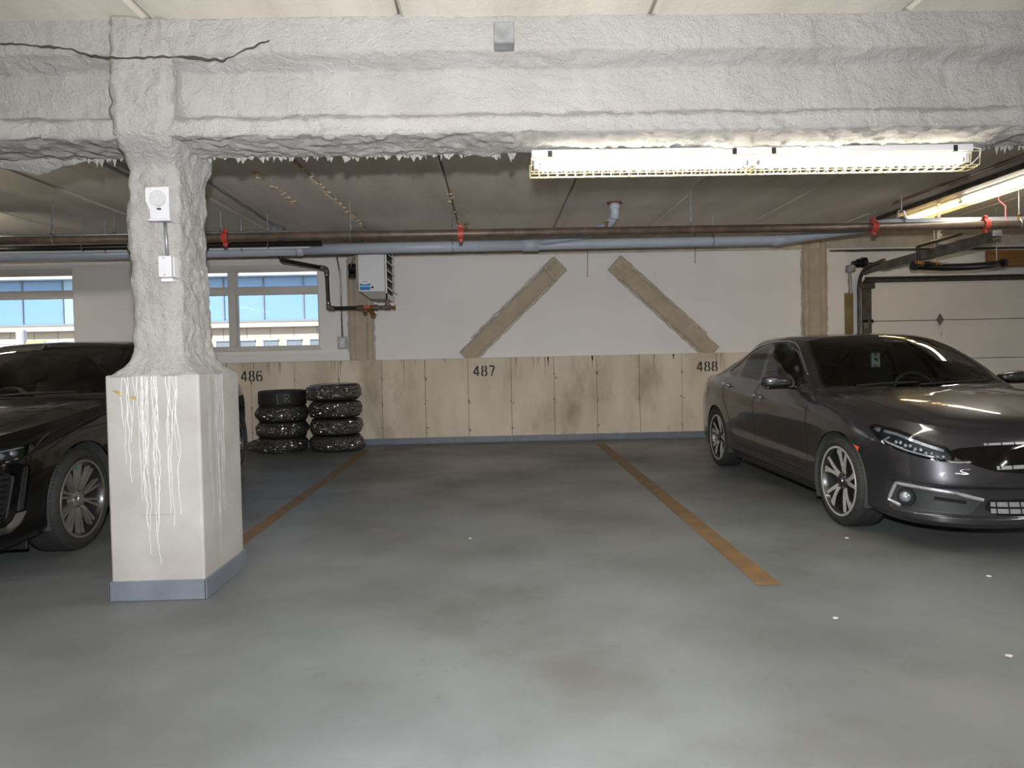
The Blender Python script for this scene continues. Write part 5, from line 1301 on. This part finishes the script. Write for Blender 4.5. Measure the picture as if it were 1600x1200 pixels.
        for pl in ([(1.974,.935),(1.985,.66),(2.005,.37),(2.03,.312)], [(2.04,.305),(2.6,.312),(3.10,.322)], [(3.021,.968),(3.084,.714),(3.106,.36),(3.104,.322)], [(3.108,.322),(3.60,.334)], [(3.60,.334),(3.69,.39),(3.79,.62),(3.92,.78),(3.93,.99)], [(1.19,.60),(1.10,.63),(1.015,.65)]): surf_ribbon(bm, belt, 'az', pl, .007, m, .001)
        o = mesh_obj('panel_gap', bm, 'shadow_black', root)
        bm = BM(); surf_ribbon(bm, top, 'xy', [(.30,.60),(.6,.685),(1.0,.71),(1.36,.722)], .006, m, .001); mesh_obj('hood_gap', bm, 'shadow_black', root)
        bm = BM(); surf_tube(bm, top, 'xz', [(1.62,1.068),(1.80,1.184),(2.0,1.288),(2.16,1.338),(2.30,1.357),(2.60,1.357),(2.82,1.331),(3.02,1.263),(3.2,1.178),(3.41,1.058)], .006, m, .003); mesh_obj('roof_trim', bm, 'chrome', root, True)
        # handles, mirrors, wheels, flaps
        for dd, x0, x1, z in ((d1_,2.25,2.43,.842),(d2_,3.13,3.30,.915)):
            P = [belt.at('az', (A0+lerp(x0,x1,t), z+.012*t), o_)[0]*f for t, o_ in ((0,.004),(.12,.032),(.5,.038),(.88,.034),(1,.004))]
            hd = P1('door_handle', 'chrome', dd, lambda bm: tube(bm, [Vector(p) for p in P], [.010,.014,.014,.014,.010], 8), smooth=True)
            p, n = belt.at('az', (A0+lerp(x0,x1,.42), z), .001)
            cup = BM(); surf_ribbon(cup, belt, 'az', [(A0+lerp(x0,x1,.2), z),(A0+lerp(x0,x1,.45), z),(A0+lerp(x0,x1,.7), z)], [.05,.075,.05][1], m, .001); mesh_obj('handle_cup', cup, 'gloss_black', dd)
        mirror_unit(root, 1.67, .895, 1.015, m, G)
        for w in (WF, WR):
            wheel_well(root, w, WZ, .362, m, .876 if w == WF else .87)
            wheel(root, (w, m*.775, .3225), .3225, .215, .246, 'civic', m)
        P1('mud_flap', 'liner_grey', root, lambda bm: prism(bm, [(1.255,.14),(1.275,.14),(1.30,.34),(1.28,.38),(1.262,.30)], 1, min(.70*m,.865*m), max(.70*m,.865*m)))
        P1('rocker_trim', 'trim_black', root, lambda bm: box(bm, 1.3, 3.2, min(.74*m,.825*m), max(.74*m,.825*m), .165, .215, .012, 2))
        bm = BM(); surf_ribbon(bm, belt, 'az', [(0,.185),(.4,.183),(.8,.185),(1.1,.195)], .03, m, -.004); mesh_obj('front_lip', bm, 'gloss_black', root)
        bm = BM(); surf_ribbon(bm, belt, 'az', [(2.1,.36),(2.6,.345),(3.2,.35),(3.65,.37)], .006, m, .0005); mesh_obj('sill_crease', bm, 'trim_black', root)
    patch_mesh('headliner', top, 'body', 'headliner', root, both=True, off=-.025)
    P1('under_tray', 'shadow_black', root, lambda bm: (box(bm, .30, 4.35, -.55, .55, .17, .30), box(bm, 1.3, 3.2, -.76, .76, .18, .30)))
    for m in (1, -1):
        P1('wiper', 'trim_black', root, lambda bm: tube(bm, [(1.30,.55-.02 if m > 0 else .02,.985),(1.31,.30 if m > 0 else -.25,1.0),(1.33,.02 if m > 0 else -.52,1.003)], .009, 6))
    interior(root, 1.2, 4.6, 1.38, -.37, 1.38)
    P1('hang_tag', 'tag_card', root, lambda bm: box(bm, 1.86,1.864,.02,.10,1.115,1.235,.0015,1)); 
    P1('tag_print', 'dark_print', root, lambda bm: (tube(bm, [(1.8585,.075,1.19),(1.8585,.045,1.165)], .006, 5), tube(bm, [(1.8585,.045,1.19),(1.8585,.06,1.178)], .006, 5), box(bm, 1.858,1.860,.035,.085,1.125,1.133), cyl(bm, (1.858,.06,1.222),(1.861,.06,1.222),.010,12)))
    P1('tag_stripe', 'sticker_blue', root, lambda bm: box(bm, 1.858,1.860,.094,.10,1.12,1.23))
    tag(root, 'dark grey sedan parked nose out at the right, machined alloy wheels', 'car')
    return root
make_civic()
CADI = dict(
    outline=[(0,0),(.010,.3),(.03,.5),(.07,.66),(.14,.775),(.28,.855),(.55,.902),(.9,.925),(1.4,.935),(2.2,.94),(3.0,.94),(3.5,.935),(3.9,.925),(4.2,.885),(4.5,.80),(4.72,.66),(4.86,.42),(4.92,0)],
    ztop=[(0,.79),(.55,.80),(.9,.82),(('x',.7),.875),(('x',1.0),.915),(('x',1.4),.955),(('x',1.8),.972),(('x',2.6),1.0),(('x',3.5),1.015),(('x',4.1),1.0),(('r',.8),1.0),(('r',0),1.02)],
    zlow=[(0,.17),(.9,.18),(('x',.6),.20),(('x',1.3),.21),(('x',3.4),.22),(('x',4.2),.26),(('r',.6),.28),(('r',0),.30)],
    sections=[(0,[(0,.10),(.05,.03),(.12,.01),(.3,.02),(.6,.015),(.8,.02),(.92,.05),(1,.10)]),
              (.55,[(0,.06),(.06,.01),(.2,0),(.5,.01),(.75,.02),(.88,.05),(.95,.09),(1,.14)]),
              (.88,[(0,.05),(.08,.005),(.25,0),(.5,.008),(.75,.02),(.9,.055),(1,.11)]),
              (('x',.9),[(0,.06),(.1,.01),(.3,0),(.6,0),(.8,.01),(.92,.035),(1,.08)]),
              (('x',1.6),[(0,.08),(.08,.035),(.2,.02),(.35,.028),(.5,.018),(.7,0),(.8,0),(.9,.02),(1,.05)]),
              (('x',2.8),[(0,.08),(.08,.035),(.2,.02),(.35,.026),(.5,.016),(.72,0),(.8,0),(.9,.02),(1,.05)]),
              (('x',3.85),[(0,.06),(.1,.02),(.4,0),(.75,-.005),(.85,0),(.95,.025),(1,.06)]),
              (('r',.85),[(0,.07),(.1,.02),(.3,0),(.6,0),(.8,.02),(.95,.06),(1,.09)]),
              (('r',0),[(0,.12),(.1,.04),(.3,0),(.55,.03),(.8,.03),(1,.05)])],
    a_front=.88, a_rear=.8, tkeys=[0,.12,.26,.42,.52,.75,1],
    stations=[(.50,-.30,[(.93,.85),(.84,.856),(.74,.859),(.66,.862),(.34,.858),(0,.85)]),
              (.85,-.30,[(.93,.908),(.84,.926),(.74,.936),(.66,.941),(.34,.944),(0,.943)]),
              (1.15,-.26,[(.93,.943),(.84,.958),(.74,.967),(.66,.973),(.34,.979),(0,.98)]),
              (1.48,-.20,[(.93,.975),(.84,.986),(.74,.993),(.66,.998),(.34,1.008),(0,1.01)]),
              (1.53,-.19,[(.935,.975),(.86,.983),(.78,.988),(.70,.985),(.36,.995),(0,.997)]),
              (1.60,-.19,[(.97,.98),(.945,.995),(.915,1.01),(.86,1.01),(.42,1.008),(0,1.007)]),
              (1.85,-.17,[(.985,.992),(.93,1.07),(.86,1.15),(.80,1.165),(.42,1.20),(0,1.21)]),
              (2.15,-.15,[(.985,1.002),(.90,1.14),(.785,1.295),(.725,1.315),(.4,1.352),(0,1.365)]),
              (2.40,-.12,[(.985,1.01),(.885,1.195),(.725,1.37),(.66,1.395),(.36,1.425),(0,1.435)]),
              (2.8,-.04,[(.985,1.02),(.88,1.215),(.70,1.40),(.63,1.43),(.34,1.448),(0,1.452)]),
              (3.25,.03,[(.985,1.035),(.885,1.22),(.705,1.395),(.635,1.42),(.34,1.435),(0,1.44)]),
              (3.6,.06,[(.985,1.05),(.885,1.19),(.73,1.335),(.665,1.358),(.36,1.375),(0,1.38)]),
              (3.95,.10,[(.985,1.02),(.90,1.095),(.78,1.18),(.72,1.197),(.38,1.215),(0,1.22)]),
              (4.25,.14,[(.98,1.01),(.93,1.03),(.85,1.06),(.79,1.072),(.40,1.085),(0,1.088)]),
              (4.4,.15,[(.96,1.005),(.92,1.015),(.85,1.022),(.79,1.028),(.4,1.04),(0,1.042)]),
              (4.6,.16,[(.96,1.006),(.9,1.012),(.8,1.016),(.72,1.02),(.38,1.03),(0,1.03)])])
CAD_K, CAD_X, CAD_Y, CAD_R = 1.0, -3.66, 3.70, .034
def make_cadi():
    belt, top = build_shell(dict(CADI, na=430, nv=110, ns=340, nt=120))
    root = empty('sedan_car', (CAD_X, CAD_Y, 0), math.pi/2+CAD_R); root.scale = (CAD_K,)*3
    O = belt.O; A0 = O.a_at_x(2.0)-2.0; sk, tk = top.sk, top.tk; side = belt.P[:-1, :-1, 1] > .5
    WF, WR, WZ, WRad = .90, 3.847, .34, .338
    for w in (WF, WR): belt.cut('arch', 'az', circle_poly((w+A0, WZ), .385), side)
    HL = chaikin([(1.385,.842),(1.30,.79),(1.20,.74),(1.11,.70),(1.0,.688),(.72,.684),(.60,.70),(.64,.735),(.95,.752),(1.12,.765),(1.26,.81)], 1); belt.cut('headlight', 'az', HL)
    DRL = rounded([(1.055,.635),(1.105,.635),(1.045,.385),(.985,.385)], .012); belt.cut('running_lamp', 'az', DRL)
    BL = rounded([(1.05,.378),(1.0,.31),(.94,.275),(.40,.255),(.40,.285),(.91,.31),(.955,.345),(.975,.378)], .008); belt.cut('chrome_blade', 'az', BL)
    GR = rounded([(-.1,.70),(.50,.70),(.95,.625),(1.0,.61),(.93,.36),(.86,.33),(-.1,.31)], .03); belt.cut('grille', 'az', GR, only=['body'])
    MK = rounded([(1.36,.598),(1.325,.602),(1.27,.488),(1.308,.482)], .006); belt.cut('marker', 'az', MK, only=['body'])
    LOW = rounded([(-.1,.20),(.75,.21),(.80,.25),(-.1,.25)], .01); belt.cut('lower_grille', 'az', LOW, only=['body'])
    FD = rounded([(A0+1.50,1.2),(A0+1.53,.60),(A0+1.56,.31),(A0+2.66,.32),(A0+2.62,.75),(A0+2.56,1.2)], .03); RD = rounded([(A0+2.564,1.2),(A0+2.624,.75),(A0+2.664,.32),(A0+3.3,.33),(A0+3.42,.45),(A0+3.58,.75),(A0+3.60,1.2)], .03)
    belt.cut('front_door', 'az', FD, only=['body']); belt.cut('rear_door', 'az', RD, only=['body'])
    TL = rounded([(O.A-.95,.80),(O.A-.97,1.02),(O.A-.62,1.05),(O.A-.60,.60),(O.A-.72,.62)], .03); belt.cut('tail_lamp', 'az', TL, only=['body'])
    ws0, ws1 = sk[6], sk[8]+(sk[9]-sk[8])*.80
    top.cut('cowl', 'st', np.array([(sk[4]+.006,.17),(sk[6]-.004,.24),(sk[6]-.004,1.05),(sk[4]+.006,1.05)]))
    top.cut('windshield_band', 'st', np.array([(ws0,tk[4]-.005),(ws1+.02,tk[4]-.005),(ws1+.02,1.05),(ws0,1.05)]))
    top.cut('windshield', 'st', np.array([(ws0+.035,tk[4]+.022),(ws1-.02,tk[4]+.022),(ws1,tk[4]+.06),(ws1,1.05),(ws0+.02,1.05)]), only=['windshield_band'])
    top.cut('rear_window', 'st', np.array([(sk[12]+.03,tk[4]+.02),(sk[14]-.02,tk[4]+.02),(sk[14],1.05),(sk[12],1.05)]))
    ok = top.Q['st'][:-1, :-1, 1] < tk[4]-.004
    DLO = chaikin([(1.70,1.005),(1.76,1.09),(2.0,1.225),(2.2,1.315),(2.4,1.37),(2.9,1.375),(3.2,1.355),(3.5,1.29),(3.85,1.15),(3.95,1.09),(3.4,1.045)], 2); top.cut('window_trim', 'xz', DLO, ok)
    W1_ = chaikin([(1.76,1.02),(1.80,1.08),(2.0,1.195),(2.2,1.288),(2.4,1.342),(2.6,1.35),(2.56,1.04)], 1); W2_ = chaikin([(2.64,1.045),(2.68,1.35),(2.95,1.35),(3.2,1.33),(3.42,1.28),(3.40,1.065)], 1); W3_ = chaikin([(3.45,1.07),(3.47,1.265),(3.8,1.14),(3.87,1.10)], 1)
    for k, p in ((1, W1_), (2, W2_), (3, W3_)): top.cut('side_glass_%d' % k, 'xz', p, ok, only=['window_trim'])
    HOOD = chaikin([(-.2,-.2),(-.2,.52),(.30,.63),(.6,.70),(1.0,.73),(1.55,.75),(1.48,.5),(1.25,-.2)], 1); top.cut('hood', 'xy', HOOD, (top.Q['st'][:-1, :-1, 0] < sk[4]+.004))
    G = 'black_paint'
    patch_mesh('body_shell', belt, 'body', G, root, both=True); patch_mesh('roof', top, 'body', G, root, both=True); patch_mesh('hood', top, 'hood', G, root, both=True)
    patch_mesh('cowl', top, 'cowl', 'trim_black', root, both=True); patch_mesh('windshield_border', top, 'windshield_band', 'gloss_black', root, both=True)
    patch_mesh('windshield', top, 'windshield', 'car_glass', root, both=True); patch_mesh('rear_window', top, 'rear_window', 'tint_glass', root, both=True)
    gr = patch_mesh('grille', belt, 'grille', 'shadow_black', root, both=True, off=-.03); patch_mesh('lower_grille', belt, 'lower_grille', 'shadow_black', root, both=True, off=-.01)
    for m in (-1, 1):
        f = np.array((1, m, 1))
        d1_ = patch_mesh('front_door', belt, 'front_door', G, root, m); d2_ = patch_mesh('rear_door', belt, 'rear_door', G, root, m)
        patch_mesh('window_frame', top, 'window_trim', 'gloss_black', root, m)
        for k, dd in ((1, d1_), (2, d2_), (3, root)): patch_mesh('side_window' if k < 3 else 'quarter_window', top, 'side_glass_%d' % k, 'tint_glass', dd, m)
        hl = patch_mesh('headlight', belt, 'headlight', 'lamp_glass', root, m); patch_mesh('lamp_housing', belt, 'headlight', 'lamp_dark', hl, m, off=-.03)
        for q in ((.76,.715),(.85,.718),(.94,.722),(1.03,.728)):
            p, n = belt.at('az', q, -.022); p = Vector(p*f); n = Vector(n*f)
            def led(bm):
                a, b = frame_axes(n); R4 = Matrix((a, b, n)).transposed().to_4x4()
                bmesh.ops.create_uvsphere(bm, u_segments=10, v_segments=6, radius=.022, matrix=Matrix.Translation(p) @ R4 @ Matrix.Diagonal((1.3,1,.6,1)))
            P1('led_lens', 'lamp_reflector', hl, led, smooth=True)
        for pl, w in (([(1.12,.705),(1.16,.76)],.03), ([(1.17,.735),(1.25,.785),(1.36,.832)],.016), ([(.7,.738),(.95,.744),(1.1,.752)],.010)):
            bm = BM(); surf_ribbon(bm, belt, 'az', pl, w, m, -.008); mesh_obj('lamp_reflector', bm, 'lamp_reflector', hl)
        bm = BM(); surf_ribbon(bm, belt, 'az', HL, .010, m, .001, closed=True); mesh_obj('lamp_seal', bm, 'gloss_black', hl)
        dr = patch_mesh('running_lamp', belt, 'running_lamp', 'lamp_glass', root, m); patch_mesh('lamp_core', belt, 'running_lamp', 'satin_silver', dr, m, off=-.012)
        bm = BM(); surf_ribbon(bm, belt, 'az', [(1.08,.625),(1.017,.40)], .008, m, -.008); mesh_obj('light_guide', bm, 'lamp_reflector', dr)
        patch_mesh('chrome_blade', belt, 'chrome_blade', 'chrome', root, m, off=.004)
        patch_mesh('side_marker', belt, 'marker', 'amber_lens', root, m, off=.003); patch_mesh('tail_lamp', belt, 'tail_lamp', 'red_lens', root, m, off=.002)
        for k in range(10):
            z = .345+.033*k; a1 = .90+.06*min(1, k/7)-max(0, (z-.60))*3.6
            bm = BM(); surf_tube(bm, belt, 'az', [(0,z),(a1*.5,z+.002),(a1*.85,z+.006),(a1,z+.004)], .007, m, -.012, step=.05); mesh_obj('grille_bar', bm, 'gloss_black', gr)
        bm = BM(); surf_ribbon(bm, belt, 'az', [(.50,.70),(.95,.625),(1.0,.61),(.93,.36),(.86,.33),(.4,.318)], .012, m, .002); mesh_obj('grille_surround', bm, 'gloss_black', root)
        bm = BM()
        for pl in ([(A0+1.503,.955),(A0+1.53,.60),(A0+1.56,.315)], [(A0+1.565,.31),(A0+2.66,.32)], [(A0+2.562,1.0),(A0+2.622,.75),(A0+2.662,.32)], [(A0+2.67,.32),(A0+3.3,.33),(A0+3.42,.45),(A0+3.58,.75),(A0+3.60,1.03)]): surf_ribbon(bm, belt, 'az', pl, .006, m, .001)
        mesh_obj('panel_gap', bm, 'shadow_black', root)
        bm = BM(); surf_ribbon(bm, top, 'xy', [(.30,.63),(.6,.70),(1.0,.73),(1.48,.748)], .005, m, .001); mesh_obj('hood_gap', bm, 'shadow_black', root)
        bm = BM(); surf_tube(bm, top, 'xz', [(1.76,1.095),(2.0,1.23),(2.2,1.32),(2.4,1.375),(2.9,1.38),(3.2,1.36),(3.5,1.295),(3.85,1.155)], .006, m, .003); mesh_obj('window_trim', bm, 'chrome', root, True)
        for dd, x0, x1, z in ((d1_,2.38,2.55,.88),(d2_,3.36,3.53,.91)):
            P = [belt.at('az', (A0+lerp(x0,x1,t), z+.008*t), o_)[0]*f for t, o_ in ((0,.004),(.12,.032),(.5,.036),(.88,.032),(1,.004))]
            P1('door_handle', G, dd, lambda bm: tube(bm, [Vector(p) for p in P], .012, 8), smooth=True)
        mirror_unit(root, 1.82, .93, 1.05, m, G, 1.05)
        for w in (WF, WR):
            wheel_well(root, w, WZ, .385, m, .91); wheel(root, (w, m*.80, WRad), WRad, .225, .255, 'cadi', m)
        bm = BM(); surf_ribbon(bm, belt, 'az', [(0,.185),(.5,.185),(.9,.19),(1.1,.2)], .03, m, .001); mesh_obj('front_lip', bm, 'trim_black', root)
        P1('rocker_trim', 'trim_black', root, lambda bm: box(bm, 1.35, 3.4, min(.78*m,.865*m), max(.78*m,.865*m), .17, .225, .012, 2))
        P1('air_dam', 'trim_black', root, lambda bm: box(bm, .50, .53, min(.45*m,.78*m), max(.45*m,.78*m), .11, .24, .005, 1))
    patch_mesh('headliner', top, 'body', 'headliner', root, both=True, off=-.025)
    P1('under_tray', 'shadow_black', root, lambda bm: (box(bm, .35, 4.6, -.55, .55, .18, .30), box(bm, 1.35, 3.4, -.8, .8, .18, .30)))
    for m in (1, -1): P1('wiper', 'trim_black', root, lambda bm: tube(bm, [(1.44,.60 if m > 0 else .02,1.015),(1.45,.34 if m > 0 else -.25,1.03),(1.46,.03 if m > 0 else -.56,1.033)], .009, 6))
    interior(root, 1.4, 4.8, 1.52, .38, 1.42)
    tag(root, 'glossy black sedan parked nose out at the left behind the column', 'car')
make_cadi()

# ================================================================== one object for each separate piece of a part
def split_pieces():
    for o in list(COL.objects):
        if o.type != 'MESH' or o.get('kind') == 'stuff' or len(o.data.vertices) > 6000 or o.data.has_custom_normals or o.data.users > 1 or o.modifiers: continue
        me = o.data; n = len(me.vertices)
        if n == 0: continue
        par = list(range(n))
        def find(a):
            while par[a] != a: par[a] = par[par[a]]; a = par[a]
            return a
        for e in me.edges:
            a, b = find(e.vertices[0]), find(e.vertices[1])
            if a != b: par[a] = b
        root = [find(i) for i in range(n)]; ids = {r: k for k, r in enumerate(dict.fromkeys(root))}
        if len(ids) < 2 or len(ids) > 400: continue
        co = np.array([v.co[:] for v in me.vertices]); isl = np.array([ids[r] for r in root]); k = len(ids)
        lo = np.full((k, 3), np.inf); hi = -lo; np.minimum.at(lo, isl, co); np.maximum.at(hi, isl, co); size = (hi-lo).max(1)
        gap = np.maximum(0, np.maximum(lo[:, None]-hi[None], lo[None]-hi[:, None])); near = np.sqrt((gap**2).sum(2)) <= np.maximum(.019, .49*np.maximum(size[:, None], size[None]))
        grp = -np.ones(k, int); g = 0
        for i in range(k):
            if grp[i] >= 0: continue
            st = [i]; grp[i] = g
            while st:
                j = st.pop()
                for q in np.where(near[j] & (grp < 0))[0]: grp[q] = g; st.append(q)
            g += 1
        if g < 2: continue
        vg = grp[isl]; polys = [(tuple(p.vertices), p.use_smooth) for p in me.polygons]
        for gi in range(g):
            idx = np.where(vg == gi)[0]; mp = {int(v): i for i, v in enumerate(idx)}
            F = [([mp[v] for v in p], s) for p, s in polys if p[0] in mp]
            m2 = bpy.data.meshes.new(o.name.split('.')[0]); m2.from_pydata([tuple(co[i]) for i in idx], [], [f for f, _ in F]); m2.polygons.foreach_set('use_smooth', [s for _, s in F])
            for m in me.materials: m2.materials.append(m)
            if gi == 0: o.data = m2
            else:
                c = bpy.data.objects.new(o.name.split('.')[0], m2); COL.objects.link(c); c.parent = o.parent; c.location = o.location; c.rotation_euler = o.rotation_euler; c.scale = o.scale
split_pieces()
